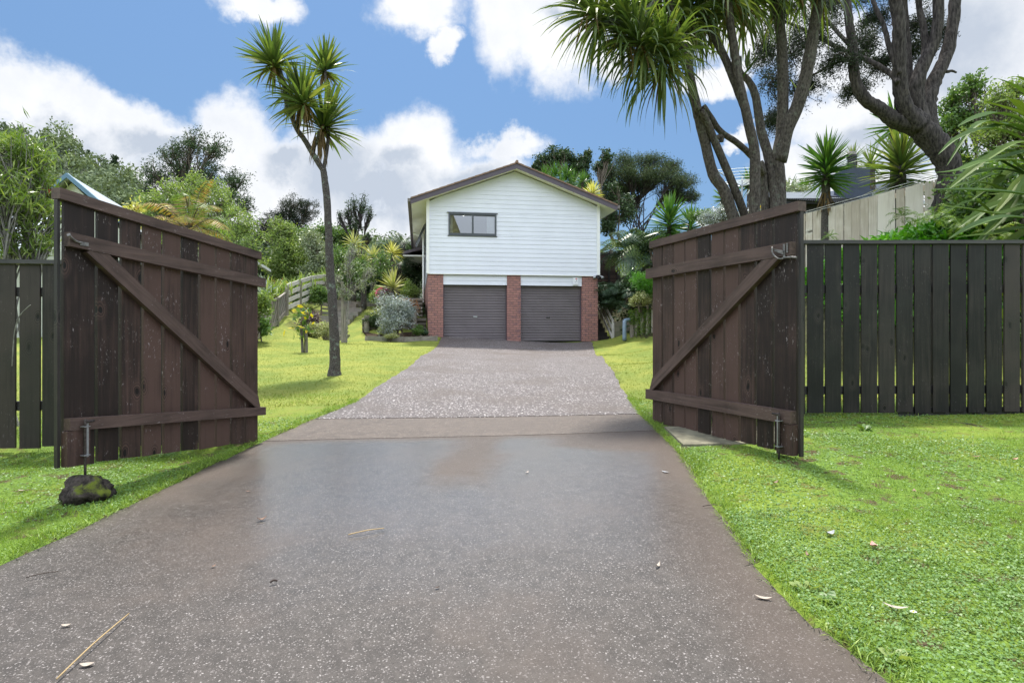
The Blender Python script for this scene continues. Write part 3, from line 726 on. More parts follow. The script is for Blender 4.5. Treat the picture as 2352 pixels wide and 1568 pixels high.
# ------------------------------------------------------------------ gates
def make_gate(hx, hy, ex, ey, zb0, zt0, zb1, zt1, sgn, label, rail_z, seed, stile_both):
    rnd = random.Random(seed)
    L = math.hypot(ex - hx, ey - hy)
    t = thing('wooden_gate', label, 'gate', (hx, hy, 0), 'pair of open driveway gates', math.atan2(ey - hy, ex - hx), True)
    zb = lambda x: zb0 + (zb1 - zb0) * x / L
    zt = lambda x: zt0 + (zt1 - zt0) * x / L
    y0 = 0; th = .021 * sgn
    g = G(); n = 10; sp = (L - .02) / (n + .25); x = .0
    ws = [sp] * n; ws[-1] = sp * 1.3
    tot = sum(ws); ws = [w_ * (L - .015) / tot for w_ in ws]
    for i, w_ in enumerate(ws):
        a = x + .004; b = x + w_ - .021; j = rnd.uniform(-.002, .002); tl = rnd.uniform(-.002, .002)
        za, zb_ = zb(a) + rnd.uniform(-.006, .006), zb(b) + rnd.uniform(-.006, .006)
        g.prism([(a, y0 + j, za), (b, y0 + j, zb_), (b + tl, y0 + j, zt(b) - .03), (a + tl, y0 + j, zt(a) - .03)], (0, th, 0))
        x += w_
    g.build('board_panel', WD_GATE_V, t)
    d = (zt1 - zt0) / L
    g = G(); h = .062
    g.prism([(-.01, -.018 * sgn, zt0 - h + .02), (L + .005, -.018 * sgn, zt1 - h + .02), (L + .005, -.018 * sgn, zt1 + .02), (-.01, -.018 * sgn, zt0 + .02)], (0, .066 * sgn, 0))
    g.build('cap_rail', WD_GATE_H, t)
    for (za0, zc0, za1, zc1) in rail_z:
        g = G(); g.prism([(-.035, th + .001 * sgn, za0), (L - .035, th + .001 * sgn, za1), (L - .035, th + .001 * sgn, zc1), (-.035, th + .001 * sgn, zc0)], (0, .048 * sgn, 0))
        g.build('rail', WD_GATE_H, t)
    # brace in its own rotated frame
    (ra0, rc0, ra1, rc1), (sa0, sc0, sa1, sc1) = rail_z
    A = Vector((L - .17, 0, ra1 + (ra0 - ra1) * .1 - .006)); B = Vector((.035, 0, sc0 + .005))
    dv = (A - B); bw = .088; nrm = Vector((-dv.z, 0, dv.x)).normalized() * bw / 2
    ang = math.atan2(dv.z, dv.x); ln = dv.length
    g = G(); k = math.tan(math.pi / 2 - ang) * bw / 2
    k = min(k, .09)
    g.prism([(-k, 0, bw / 2 - bw), (ln + k * -.2 + .02, 0, -bw / 2), (ln - .02, 0, bw / 2), (k, 0, bw / 2)], (0, .044 * sgn, 0))
    o = g.build('brace', WD_GATE_H, t, base=(0, 0, 0)); o.location = (B.x, th + .001 * sgn, B.z + bw / 2 * .6); o.rotation_euler = (0, -ang, 0)
    # end stile along the free edge and heavy foot block
    g = G(); g.prism([(L - .012, .0, zb1 - .004), (L + .004, .0, zb1 - .004), (L + .004, .0, zt1 - .045), (L - .012, .0, zt1 - .045)], (0, .026 * sgn, 0))
    g.build('end_stile', WD_FENCE, t)
    g = G(); g.prism([(L - .155, th + .001 * sgn, zb1 - .008), (L - .02, th + .001 * sgn, zb1 - .0), (L - .02, th + .001 * sgn, sa1 - .004), (L - .155, th + .001 * sgn, sa1 - .002)], (0, .045 * sgn, 0))
    g.build('foot_block', WD_GATE_V, t)
    # drop bolt
    bx = L - .105; by = th + .072 * sgn; zt_ = sc1 - .03
    g = G(); g.box((bx - .022, by - .016 * sgn, sa1 - .06), (.022, .004, .21)); o = g.build('drop_bolt', M_STEEL, t)
    for zz in (sa1 + .015, sa1 - .15): g = G(); g.box((bx, by, zz), (.036, .034, .005)); g.build('guide', M_STEEL, o)
    g = G(); zend = zb1 - (.10 if sgn > 0 else .045)
    g.tube([(bx, by, zend), (bx, by, zt_ - .01), (bx - .006, by + .004 * sgn, zt_), (bx - .05, by + .005 * sgn, zt_ + .003)], .0075, 8, 4)
    g.build('rod', M_IRON, o, smooth=True)
    return t, L, th, rail_z
gl_, L1, th1, _ = make_gate(-2.127, 4.93, -2.575, 3.34, .067, 1.615, .221, 1.772, 1,
    'dark brown boarded gate standing open on the left, its drop bolt touching a rock', [(1.344, 1.418, 1.468, 1.548), (.284, .350, .424, .493)], 3, True)
gr_, L2, th2, _ = make_gate(1.272, 5.30, 1.841, 3.75, .172, 1.758, .197, 1.784, -1,
    'reddish brown boarded gate standing open on the right of the driveway, with a chain latch', [(1.447, 1.535, 1.468, 1.552), (.378, .462, .395, .478)], 5, True)
# latches
M_DULL = plain('dull_weathered_steel', (.16, .155, .15), .55, .4, 50, metal=.4)
g = G(); x = L1 - .04; y = th1 + .053
g.tube([(x - .06, y, 1.495), (x - .02, y + .004, 1.50), (x + .03, y + .02, 1.525)], [.006, .006, .006], 8, 3); g.box((x - .075, y, 1.49), (.05, .004, .022))
g.tube([(x + .028, y + .019, 1.524), (x + .034, y + .022, 1.527)], .010, 8, 1); g.build('latch_pin', M_DULL, gl_)
g = G(); x = L2 - .10; y = th2 - .055
g.box((x + .02, y, 1.50), (.018, .004, .085)); g.box((x + .045, y, 1.515), (.012, .004, .06))
g.prism([(x - .07, y - .004, 1.525), (x + .02, y - .004, 1.50), (x + .02, y - .004, 1.475), (x - .05, y - .004, 1.505)], (0, -.006, 0))
g.tube([(x - .075, y - .006, 1.535), (x - .06, y - .02, 1.525), (x - .055, y - .02, 1.49), (x - .02, y - .012, 1.455), (x + .02, y - .004, 1.45)], .005, 6, 3)
g.build('latch', M_DULL, gr_)
g = G(); g.tube([(L2 - .075, y, 1.455), (L2 - .02, y - .004, 1.452), (L2 + .02, y, 1.445)], .007, 8, 2); g.build('bolt_pin', M_DULL, gr_)

# ------------------------------------------------------------------ road side fences
def paling_fence(name, label, a, b, zb, zt, sp, bw, mat, capmat, posts=(), rails=(.3, .85), seed=1, cap=True, kick=None, thick=.018, skip=0.0, group=None):
    """a, b: (x, y) ends; zb, zt: (bottom at a, at b), (top at a, at b)"""
    rnd = random.Random(seed); A = Vector((a[0], a[1], 0)); B = Vector((b[0], b[1], 0)); L = (B - A).length
    t = thing(name, label, 'fence', (a[0], a[1], 0), group, math.atan2(b[1] - a[1], b[0] - a[0]), True)
    Z = lambda q, x: q[0] + (q[1] - q[0]) * x / L
    g = G(); x = skip
    while x < L - bw * .5:
        w_ = bw * rnd.uniform(.97, 1.02); j = rnd.uniform(-.003, .003); e = rnd.uniform(-.008, .008); q = rnd.uniform(-.003, .003)
        g.prism([(x, j, Z(zb, x) + e), (x + w_, j, Z(zb, x + w_) + e), (x + w_ + q, j, Z(zt, x + w_) - (.035 if cap else rnd.uniform(0, .02))), (x + q, j, Z(zt, x) - (.035 if cap else 0))], (0, -thick, 0))
        x += sp * rnd.uniform(.985, 1.015)
    g.build('palings', mat, t)
    if cap:
        g = G(); g.prism([(-.02, -.042, zt[0] - .032), (L, -.042, zt[1] - .032), (L, -.042, zt[1]), (-.02, -.042, zt[0])], (0, .095, 0)); g.build('cap_rail', capmat, t)
    for r in rails:
        g = G(); z0 = zb[0] + (zt[0] - zb[0]) * r; z1 = zb[1] + (zt[1] - zb[1]) * r
        g.prism([(0, .005, z0 - .037), (L, .005, z1 - .037), (L, .005, z1 + .037), (0, .005, z0 + .037)], (0, .045, 0)); g.build('rail', capmat, t)
    for px in posts:
        g = G(); g.box((px, .10, (Z(zb, px) - .25 + Z(zt, px) - .04) / 2), (.09, .09, Z(zt, px) - .04 - Z(zb, px) + .25)); g.build('post', mat, t)
    if kick: 
        g = G(); g.box(((kick[0] + kick[1]) / 2, .02, zb[1] - .055), (kick[1] - kick[0], .02, .15)); g.build('kick_board', capmat, t)
    return t
f_l = paling_fence('dark_paling_fence', 'low near black paling fence behind the left gate', (-7.6, 4.42), (-2.17, 4.92), (.04, .056), (1.56, 1.548), .1755, .153, WD_FENCE, WD_FENCE_H, posts=(.4, 2.8, 5.36), rails=(.22, .83), seed=8)
f_r = paling_fence('dark_paling_fence', 'long near black paling fence between the right gate and the right edge', (1.36, 5.42), (8.2, 5.50), (.222, .262), (1.803, 1.82), .1652, .1455, WD_FENCE, WD_FENCE_H,
                   posts=(.06, 2.6, 4.9, 6.5), rails=(.13, .72), seed=12, kick=(2.2, 6.8), skip=.02)
# rock and litter
def rock(name, label, c, r, seed, mat=M_ROCK, flat=.62, sub=4, cat='rock'):
    import bmesh
    bm = bmesh.new(); bmesh.ops.create_icosphere(bm, subdivisions=sub, radius=1.0)
    from mathutils import noise
    for v in bm.verts:
        p = v.co.copy(); o = Vector((seed * 3.1, seed, 0))
        k = 1 + .30 * noise.noise(p * 1.3 + o) + .22 * abs(noise.noise(p * 3.1 + o)) - .20 * abs(noise.noise(p * 6.5 + o)) + .10 * noise.noise(p * 13 + o)
        v.co = Vector((p.x * k * r[0], p.y * k * r[1], (p.z * k) * r[2]))
    me = bpy.data.meshes.new(name); bm.to_mesh(me); bm.free(); me.polygons.foreach_set('use_smooth', np.ones(len(me.polygons), bool)); me.materials.append(mat)
    o = bpy.data.objects.new(name, me); COL.objects.link(o); o.location = c; o['_b'] = tuple(c)
    return tag(o, label, cat)
rock('rock', 'mossy dark lava rock on the grass under the drop bolt of the left gate', (-2.455, 3.42, .055), (.134, .12, .108), 4)

def twig(label, pts, r, mat, cat='twig'):
    P3 = [Vector((x, y, (gz1(x, y) + .012 + dz))) for x, y, dz in pts]
    g = G(); g.tube(P3, [r, r, r * .8, r * .4][:len(P3)] if len(P3) <= 4 else r, 5, 4)
    return tag(g.build('twig', mat, base=P3[0], smooth=True), label, cat)
def gp(x, y, zg=0.0):                # ground point seen at picture position (x, y)
    Z = 3.0
    for _ in range(12):
        Z = (1.0 - gz1((x - 1176) / F * Z, Z)) * F / (y - 755.0)
    return (x - 1176) / F * Z, Z
M_STRAW = plain('dry_straw', (.36, .26, .13), .7); M_DKTWIG = plain('dark_twig', (.05, .035, .028), .8)
def tw(label, a, b, c, r, mat=M_DKTWIG):
    A, B, Cc = gp(*a), gp(*b), gp(*c); return twig(label, [(A[0], A[1], 0), (B[0], B[1], .006), (Cc[0], Cc[1], 0)], r, mat)
tw('long bent straw coloured stem lying near the bottom left corner of the driveway', (130, 1568), (215, 1490), (296, 1416), .0024, M_STRAW)
tw('straight pale straw lying on the middle of the driveway', (800, 1233), (842, 1226), (882, 1218), .0028, M_STRAW)
tw('short dark twig lying left of centre on the driveway below the curled leaf', (620, 1344), (628, 1342), (637, 1340), .004)
tw('thin dark twig on the driveway close to the left grass edge', (60, 1332), (100, 1326), (134, 1318), .002)
tw('dark stick lying on the shaded grass under the right fence', (2178, 972), (2230, 980), (2274, 990), .007)
tw('thin grey twig across the right edge of the driveway', (1614, 1167), (1640, 1166), (1665, 1168), .0025)
def litter(label, x, y, size, mat, seed, ang=0.0, asp=.32, curl=.4, cat='leaf', name='fallen_leaf', drive=True):
    X0, Y0 = gp(x, y); z = gz1(X0, Y0) + .006 + (0 if drive else .022)
    g = G(); n = 7; rr = random.Random(seed); row = []
    ca, sa = math.cos(ang), math.sin(ang)
    for i in range(n + 1):
        t = i / n; w_ = size * asp * math.sin(math.pi * min(1, t * .93 + .04)) * .5; u = (t - .5) * size
        h = curl * size * (2 * (t - .5)) ** 2 * .35
        for s, hh in ((-1, .25), (0, 0), (1, .25)):
            vv = s * w_
            row.append((X0 + u * ca - vv * sa, Y0 + u * sa + vv * ca, z + h + hh * w_ * curl * 1.5))
    f = []
    for i in range(n):
        for k in range(2): a = i * 3 + k; f.append((a, a + 1, a + 4, a + 3))
    g.add(row, f); return tag(g.build(name, mat, base=(X0, Y0, z), smooth=True), label, cat)
M_PALELEAF = plain('pale_dead_leaf', (.34, .29, .24), .6, .15, 40); M_PINKLEAF = plain('pink_dead_leaf', (.42, .20, .17), .55, .2, 40); M_BRLEAF = plain('brown_dead_leaf', (.18, .11, .075), .6, .3, 40)
M_GREYLEAF = plain('grey_dead_leaf', (.28, .29, .31), .6, .2, 40); M_GRLEAF = plain('green_fallen_leaf', (.36, .48, .27), .5, .15, 40)
litter('long pale dead leaf on the right side of the driveway near the grass', 1753, 1376, .058, M_PALELEAF, 1, -.4)
litter('curled pale leaf on the driveway, left of the long pale leaf', 1511, 1302, .04, M_PALELEAF, 2, .9, .35, .9)
litter('long beige leaf lying in the grass at the lower right', 2057, 1413, .075, M_PALELEAF, 3, -.5, .25, .4, drive=False)
litter('pinkish red fallen petal in the grass at the right', 2007, 1268, .045, M_PINKLEAF, 4, 1.3, .6, .8, drive=False, cat='petal', name='fallen_petal')
litter('crumpled grey leaf in the grass left of the red petal', 1906, 1240, .05, M_GREYLEAF, 5, .3, .6, .9, drive=False)
litter('brown curled leaf on the driveway below the left gate', 601, 1196, .05, M_BRLEAF, 6, .6, .5, 1.1)
litter('small white leaf on the damp middle of the driveway', 1211, 1086, .04, M_PALELEAF, 7, 1.2, .4, .3)
litter('dark grey crushed leaf on the driveway near its right edge', 1528, 1085, .05, M_GREYLEAF, 8, -.8, .4, .2)
litter('pale green leaf on the concrete pad under the right gate', 1672, 1015, .10, M_GRLEAF, 9, 0, .22, .2, drive=False)
litter('pale pink leaf in the grass left of the mossy rock', 50, 1136, .045, M_PALELEAF, 10, 0, .4, .3, drive=False)
litter('small yellow leaf standing in the grass left of the red petal', 1855, 1290, .04, M_BRLEAF, 12, 1.4, .3, .8, drive=False)
litter('tiny brown leaf on the left of the driveway among the pebbles', 490, 1303, .022, M_BRLEAF, 13, 1.1, .5, .7)
litter('pale crumpled leaf at the lower left of the driveway', 200, 1625 - 95, .04, M_PALELEAF, 14, .2, .5, .4)
litter('cream leaf scrap at the lower left, above the other pale leaf', 152, 1529 - 90, .03, M_PALELEAF, 15, .2, .5, .4)
litter('dark curled leaf in the right grass between the gate and the grey leaf', 1780, 1120, .05, M_BRLEAF, 21, .4, .4, .9, drive=False)
litter('brown leaf in the shaded right grass near the fence kick board', 2240, 1058, .06, M_BRLEAF, 22, -.3, .35, .5, drive=False)
litter('reddish brown leaf lying in the far right grass', 2330, 1064, .06, M_PINKLEAF, 23, .2, .3, .4, drive=False)
litter('small brown leaf in the right grass above the red petal', 2100, 1140, .045, M_BRLEAF, 24, 1.0, .4, .6, drive=False)
litter('dark leaf bit on the driveway centre, right of the straight straw', 1004, 1352, .02, M_DKTWIG, 25, .7, .6, .5)
litter('tan leaf curl on the left part of the driveway above the brown curled leaf', 570, 1130, .03, M_BRLEAF, 26, .2, .4, .6)
# daisy
x0, y0 = gp(2098, 1430); z0 = gz1(x0, y0); t = thing('daisy', 'small white daisy flower in the grass at the lower right', 'flower', (x0, y0, z0))
g = G(); g.tube([(x0, y0, z0), (x0, y0, z0 + .035)], .001, 5, 1); g.build('stem', L_GRASS, t)
g = G(); P0 = np.tile([x0, y0, z0 + .036], (14, 1)); an = np.arange(14) / 14 * 6.283
strips(g, P0, np.c_[np.cos(an), np.sin(an), np.full(14, .25)], .011, .004, .05, np.random.default_rng(1), 3); g.build('petals', M_WHITEPL, t)
g = G(); g.tube([(x0, y0, z0 + .035), (x0, y0, z0 + .040)], [.004, .003], 8, 1); g.build('flower_centre', plain('yolk_yellow', (.7, .45, .02), .7), t)
# broad leaved weeds beside the drive
def weed(label, x, y, n, ln, wd, seed, mat=L_CLOVER):
    x0, y0 = gp(x, y); z0 = gz1(x0, y0); rng = np.random.default_rng(seed); g = G()
    an = rng.uniform(0, 6.28, n); D = np.c_[np.cos(an), np.sin(an), rng.uniform(.5, 1.3, n)]
    strips(g, np.tile([x0, y0, z0], (n, 1)), D, ln * rng.uniform(.7, 1.1, n), wd, .25, rng, 5, [.15, .2, .7, 1, .8, .1])
    return tag(g.build('weed', mat, base=(x0, y0, z0)), label, 'plant')
weed('broad leaved weed at the driveway edge, upper of the three beside it', 1846, 1362, 6, .07, .03, 1, L_LIGHT)
weed('broad leaved weed in the grass just right of the driveway edge, middle one', 1900, 1385, 6, .06, .03, 2, L_MID)
weed('round leaved weed in the grass at the lower right below the daisy', 2060, 1520, 6, .06, .032, 3, L_LIGHT)
weed('flat dark leaved weed on the shaded grass under the right fence', 1985, 990, 9, .09, .03, 4, L_MID)

# ------------------------------------------------------------------ the house
TH = R(9.0); HX, HY, HZ = -3.054, 21.57, .53
house = thing('house', 'two storey white weatherboard house with brick piers and two garage doors', 'house', (HX, HY, HZ), None, TH, True)
W_, DEP = 6.40, 16.0
SL = .371
def ztop(u): return 5.12 + SL * min(u, W_ - u)          # underside of the roof at the wall face
# brick
M_BRICK, N = newmat('red_brick'); c = objc(N); sp_ = N.n('ShaderNodeSeparateXYZ', {0: c})
bv = N.n('ShaderNodeCombineXYZ', {0: N.math('ADD', sp_.outputs[0], sp_.outputs[1]), 1: sp_.outputs[2]}).outputs[0]
br = N.n('ShaderNodeTexBrick', {'Vector': bv, 'Color1': (.36, .185, .16, 1), 'Color2': (.25, .135, .125, 1), 'Mortar': (.11, .085, .08, 1), 'Scale': 1.0, 'Mortar Size': .010, 'Mortar Smooth': .2, 'Bias': -.2, 'Brick Width': .232, 'Row Height': .0862})
odd = N.smooth(N.noise(N.vmath('MULTIPLY', bv, (4.31, 11.6, 1)), 1.0, 0, .5), .62, .66)
colb = N.mix(N.math('MULTIPLY', odd, .55), br.outputs['Color'], (.12, .085, .11))
colb = N.mix(N.smooth(N.noise(c, 14, 5), .35, .7, 0, .35), colb, (.40, .19, .15))
finish(N, principled(N, colb, .85, bump(N, N.math('SUBTRACT', 1.0, br.outputs['Fac']), .6, .006), .25))
for (u0, u1) in ((0, .55), (2.91, 3.42), (5.78, W_)):
    g = G(); g.box(((u0 + u1) / 2, .14, 1.245), (u1 - u0, .28, 2.51)); g.build('brick_pier', M_BRICK, house)
for (u, nm) in ((.055, 'brick_side_wall'), (W_ - .055, 'brick_side_wall')):
    g = G(); g.box((u, .28 + DEP / 2, 1.245), (.11, DEP, 2.51)); g.build(nm, M_BRICK, house)
# weatherboards on the gable end
g = G(); pitch = .163; z = 2.47; WU0, WU1, WZ0, WZ1 = .74, 2.50, 3.89, 4.70
def row(u0a, u1a, u0b, u1b, z0, z1, lap=.011):
    a = [(u0a, -.034 - lap, z0), (u1a, -.034 - lap, z0), (u1b, -.034, z1), (u0b, -.034, z1)]
    g.add(a + [(u0a, -.034, z0), (u1a, -.034, z0)], [(0, 1, 2, 3), (4, 5, 1, 0), (0, 3, 4), (1, 5, 2)])
zmax = ztop(W_ / 2)
while z < zmax - .02:
    z1 = min(z + pitch, zmax); ua = lambda zz: max(0.0, (zz - 5.12) / SL)
    l0, l1 = ua(z), ua(z1)
    if z1 > WZ0 and z < WZ1:
        if z < WZ0: row(0, W_, 0, W_, z, WZ0, .011); zz0 = WZ0
        else: zz0 = z
        if z1 > WZ1: row(0, W_, 0, W_, WZ1, z1, .008); zz1 = WZ1
        else: zz1 = z1
        row(0, WU0, 0, WU0, zz0, zz1); row(WU1, W_, WU1, W_, zz0, zz1)
    else: row(l0, W_ - l0, l1, W_ - l1, z, z1)
    z = z1
g.build('weatherboards', M_WHITE, house)
# backing and other walls
g = G()
g.box((-.01 + .05, DEP / 2, 3.8), (.10, DEP, 2.64)); g.box((W_ - .04, DEP / 2, 3.8), (.10, DEP, 2.64))
g.prism([(0, DEP - .1, 2.5), (W_, DEP - .1, 2.5), (W_, DEP - .1, 5.12), (W_ / 2, DEP - .1, ztop(W_ / 2)), (0, DEP - .1, 5.12)], (0, .1, 0))
zz = 2.5
while zz < 5.05:
    for u, s in ((-.012, -1), (W_ + .012, 1)):
        g.add([(u + s * .012, 0, zz), (u + s * .012, DEP, zz), (u, DEP, zz + pitch), (u, 0, zz + pitch)], [(0, 1, 2, 3)])
    zz += pitch
g.build('side_walls', M_WHITE, house)
for u in (-.005, W_ + .005): g = G(); g.box((u, -.035, 3.82), (.11, .09, 2.68)); g.build('corner_board', M_TRIM, house)
g = G(); g.box((W_ / 2, -.03, 2.475), (W_ + .05, .055, .03)); g.build('drip_strip', M_TRIM, house)
# garage infill panels, doors
for i, (u0, u1) in enumerate(((.55, 2.91), (3.42, 5.78))):
    g = G(); z = 2.09
    for k in range(3):
        z1 = min(z + .155, 2.46)
        g.add([(u0 + .003, .028, z), (u1 - .003, .028, z), (u1 - .003, .042, z1), (u0 + .003, .042, z1), (u0 + .003, .06, z), (u1 - .003, .06, z)], [(0, 1, 2, 3), (4, 5, 1, 0)]); z = z1
    g.box(((u0 + u1) / 2, .09, 2.28), (u1 - u0 - .006, .08, .38)); g.build('infill_panel', M_WHITE, house)
    g = G(); prof = []; z = .012; pt = .0985; n = 21
    for k in range(n + 1):
        for (dz, dy) in ((0, 0), (.014, -.016), (.020, -.017), (.074, -.017), (.084, -.010), (.090, 0)):
            if z + dz < 2.12: prof.append((dy, z + dz))
        z += pt
    vs = [(u0 + .03, .20 + dy, zz) for dy, zz in prof] + [(u1 - .03, .20 + dy, zz) for dy, zz in prof]; m = len(prof)
    g.add(vs, [(k, k + m, k + m + 1, k + 1) for k in range(m - 1)])
    door = g.build('garage_door', plain('roller_door_paint', (.14, .122, .132), .4, .07, 2, .5) if i == 0 else bpy.data.materials['roller_door_paint'], house)
    for u in (u0 + .016, u1 - .016): g = G(); g.box((u, .19, 1.05), (.03, .10, 2.09)); g.build('door_track', M_BARGE, house)
    g = G(); g.box(((u0 + u1) / 2, .19, .012), (u1 - u0 - .07, .03, .03)); g.build('bottom_rail', M_BLACK, door)
    g = G()
    if i == 0: g.box((1.74, .176, .92), (.15, .018, .06)); g.build('handle', M_STEEL, door)
    else: g.box((4.50, .176, .90), (.14, .018, .035)); g.tube([(4.52, .17, .90), (4.52, .14, .90)], .018, 8, 1); g.build('handle', M_BLACK, door)
# window with a small room behind
g = G(); ft = .055
for (a, b, c_, d) in ((WU0, WU1, WZ0, WZ0 + ft), (WU0, WU1, WZ1 - ft, WZ1), (WU0, WU0 + ft, WZ0 + ft, WZ1 - ft), (WU1 - ft, WU1, WZ0 + ft, WZ1 - ft), (1.60, 1.66, WZ0 + ft, WZ1 - ft)):
    g.box(((a + b) / 2, -.03, (c_ + d) / 2), (b - a, .09, d - c_))
g.box(((WU0 + WU1) / 2, -.06, WZ1 + .015), (WU1 - WU0 + .10, .06, .02)); g.box(((WU0 + WU1) / 2, -.05, WZ0 - .018), (WU1 - WU0 + .06, .04, .03))
for (a, b, c_, d) in ((WU0 + .055, 1.60, WZ0 + .055, WZ0 + .085), (WU0 + .055, 1.60, WZ1 - .085, WZ1 - .055), (1.66, WU1 - .055, WZ0 + .055, WZ0 + .085), (1.66, WU1 - .055, WZ1 - .085, WZ1 - .055)):
    g.box(((a + b) / 2, -.02, (c_ + d) / 2), (b - a, .04, d - c_))
wf = g.build('window', M_ALU, house)
m, N = newmat('window_glass'); fr = N.n('ShaderNodeFresnel', {'IOR': 1.5}).outputs[0]
gm_ = N.n('ShaderNodeBsdfGlossy', {'Color': (.9, .95, 1, 1), 'Roughness': .01}).outputs[0]; tm = N.n('ShaderNodeBsdfTransparent', {'Color': (.8, .86, .9, 1)}).outputs[0]
finish(N, N.n('ShaderNodeMixShader', {0: N.math('ADD', N.math('MULTIPLY', fr, .7), .42), 1: tm, 2: gm_}).outputs[0])
for (a, b) in ((WU0 + .03, 1.61), (1.65, WU1 - .03)):
    g = G(); g.poly([(a, -.018, WZ0 + .03), (b, -.018, WZ0 + .03), (b, -.018, WZ1 - .03), (a, -.018, WZ1 - .03)]); g.build('pane', m, wf)
for (a, b) in ((WU0 + .02, .90), (2.16, WU1 - .02)):
    g = G(); vs = []; n = 24
    for k in range(n + 1):
        u = a + (b - a) * k / n; v = .05 + .018 * math.sin(k * 1.9)
        vs += [(u, v, WZ0 - .1), (u, v, WZ1)]
    g.add(vs, [(2 * k, 2 * k + 2, 2 * k + 3, 2 * k + 1) for k in range(n)]); g.build('curtain', M_TRIM, wf)
g = G(); M_ROOM = plain('room_wall_paint', (.30, .26, .23), .8, .02)
g.add([(.2, .06, 2.6), (4, .06, 2.6), (4, 3.2, 2.6), (.2, 3.2, 2.6), (.2, .06, 5.0), (4, .06, 5.0), (4, 3.2, 5.0), (.2, 3.2, 5.0)], [(0, 1, 2, 3), (7, 6, 5, 4), (1, 2, 6, 5), (2, 3, 7, 6), (3, 0, 4, 7)])
g.build('room', M_ROOM, house)
m, N = newmat('lamp_glow'); finish(N, N.n('ShaderNodeEmission', {'Color': (1, .93, .8, 1), 'Strength': 6.0}).outputs[0])
g = G(); g.tube([(1.45, 1.9, 4.995), (1.45, 1.9, 4.985)], .07, 14, 1); g.build('ceiling_lamp', m, house)
# roof
E0, E1, VF, VB = -.62, W_ + .62, -.46, DEP + .3
def zr(u): return 5.29 + SL * min(u, W_ - u)
for s in (0, 1):
    g = G()
    us = np.linspace(E0, W_ / 2, 16) if s == 0 else np.linspace(W_ / 2, E1, 16)
    for i in range(15):                                   # overlapping tile courses
        a, b = us[i], us[i + 1]; lo, hi = (a, b) if s == 0 else (b, a)
        zl, zh = zr(lo) + .072, zr(hi) + .060
        g.add([(lo, VF - .03, zl), (lo, VB, zl), (hi, VB, zh), (hi, VF - .03, zh), (lo, VF - .03, zl - .06), (lo, VB, zl - .06), (hi, VF - .03, zh - .05)], [(0, 1, 2, 3), (0, 4, 5, 1), (0, 3, 6, 4)])
    r = g.build('roof', M_ROOF, house)
g = G(); g.tube([(W_ / 2, VF - .05, zr(W_ / 2) + .075), (W_ / 2, VB, zr(W_ / 2) + .075)], .055, 10, 1); g.build('ridge_cap', M_ROOF, house)
for a, b in (((E0, 0, zr(E0)), (W_ / 2, 0, zr(W_ / 2))), ((W_ / 2, 0, zr(W_ / 2)), (E1, 0, zr(E1)))):
    g = G(); g.prism([(a[0], VF, a[2] - .165), (b[0], VF, b[2] - .165), (b[0], VF, b[2] + .03), (a[0], VF, a[2] + .03)], (0, .025, 0)); g.build('barge_board', M_BARGE, house)
g = G()
g.prism([(E0 + .02, VF + .025, zr(E0) - .135), (W_ / 2, VF + .025, zr(W_ / 2) - .135), (E1 - .02, VF + .025, zr(E1) - .135), (E1 - .02, VF + .025, zr(E1) - .11), (W_ / 2, VF + .025, zr(W_ / 2) - .11), (E0 + .02, VF + .025, zr(E0) - .11)], (0, VB - VF - .05, 0))
g.build('soffit', M_SOFFIT, house)
for u, s in ((E0, -1), (E1, 1)):
    g = G(); g.box((u - s * .01, (VF + VB) / 2, zr(E0) - .04), (.03, VB - VF - .06, .20)); g.build('fascia', M_BARGE, house)
    g = G(); g.box((u + s * .055, (VF + VB) / 2, zr(E0) - .02), (.10, VB - VF - .04, .115)); g.build('gutter', M_GUTTER, house)
# side window with an open sash, downpipe, porch roof
g = G(); g.box((-.05, 2.6, 4.15), (.06, 1.3, 1.0)); g.prism([(-.09, 1.95, 4.62), (-.09, 3.2, 4.62), (-.42, 3.2, 3.85), (-.42, 1.95, 3.85)], (-.03, 0, -.01)); g.build('side_window', M_ALU, house)
g = G(); g.tube([(-.60, 6.2, 5.0), (-.50, 6.2, 4.86), (-.16, 6.2, 4.80), (-.12, 6.2, 4.6), (-.12, 6.2, 1.7)], .042, 10, 3); g.build('downpipe', M_TRIM, house, smooth=True)
g = G(); g.prism([(-1.12, 8.3, 4.18), (-.02, 8.3, 4.50), (-.02, 8.3, 4.64), (-1.12, 8.3, 4.32)], (0, 7.5, 0)); pr = g.build('porch_roof', M_BARGE, house)
g = G(); g.prism([(-1.05, 8.4, 4.15), (-.02, 8.4, 4.16), (-.02, 15.7, 4.16), (-1.05, 15.7, 4.15)], (0, 0, .02)); g.build('porch_ceiling', M_SOFFIT, pr)
g = G(); g.box((-.55, 8.36, 4.13), (1.1, .05, .05)); g.build('porch_beam', M_TRIM, pr)
# alarm box and security light
g = G(); u, z = 5.53, 2.275
g.prism([(u - .10, .025, z - .16), (u + .085, .025, z - .16), (u + .085, .025, z + .13), (u - .10, .025, z + .13)], (0, -.045, 0))
g.prism([(u - .065, -.0, z - .12), (u + .085, -.0, z - .12), (u + .085, -.0, z + .13), (u - .065, -.0, z + .13)], (0, -.04, 0))
ab = g.build('alarm_box', M_WHITEPL, house)
g = G(); g.box((u + .015, -.0415, z + .082), (.07, .003, .055)); g.build('red_emblem', M_REDP, ab)
g = G(); yv = -.0425
g.prism([(u - .01, yv, z), (u + .045, yv, z), (u + .03, yv, z + .02), (u + .018, yv, z + .035), (u + .006, yv, z + .037), (u + .004, yv, z + .025), (u + .016, yv, z + .015)], (0, .002, 0))
for k in range(9): g.box((u - .042 + k * .012, yv, z - .034 - (k < 1) * -.006), (.009, .002, .006 + (.008 if k in (0, 7) else 0)))
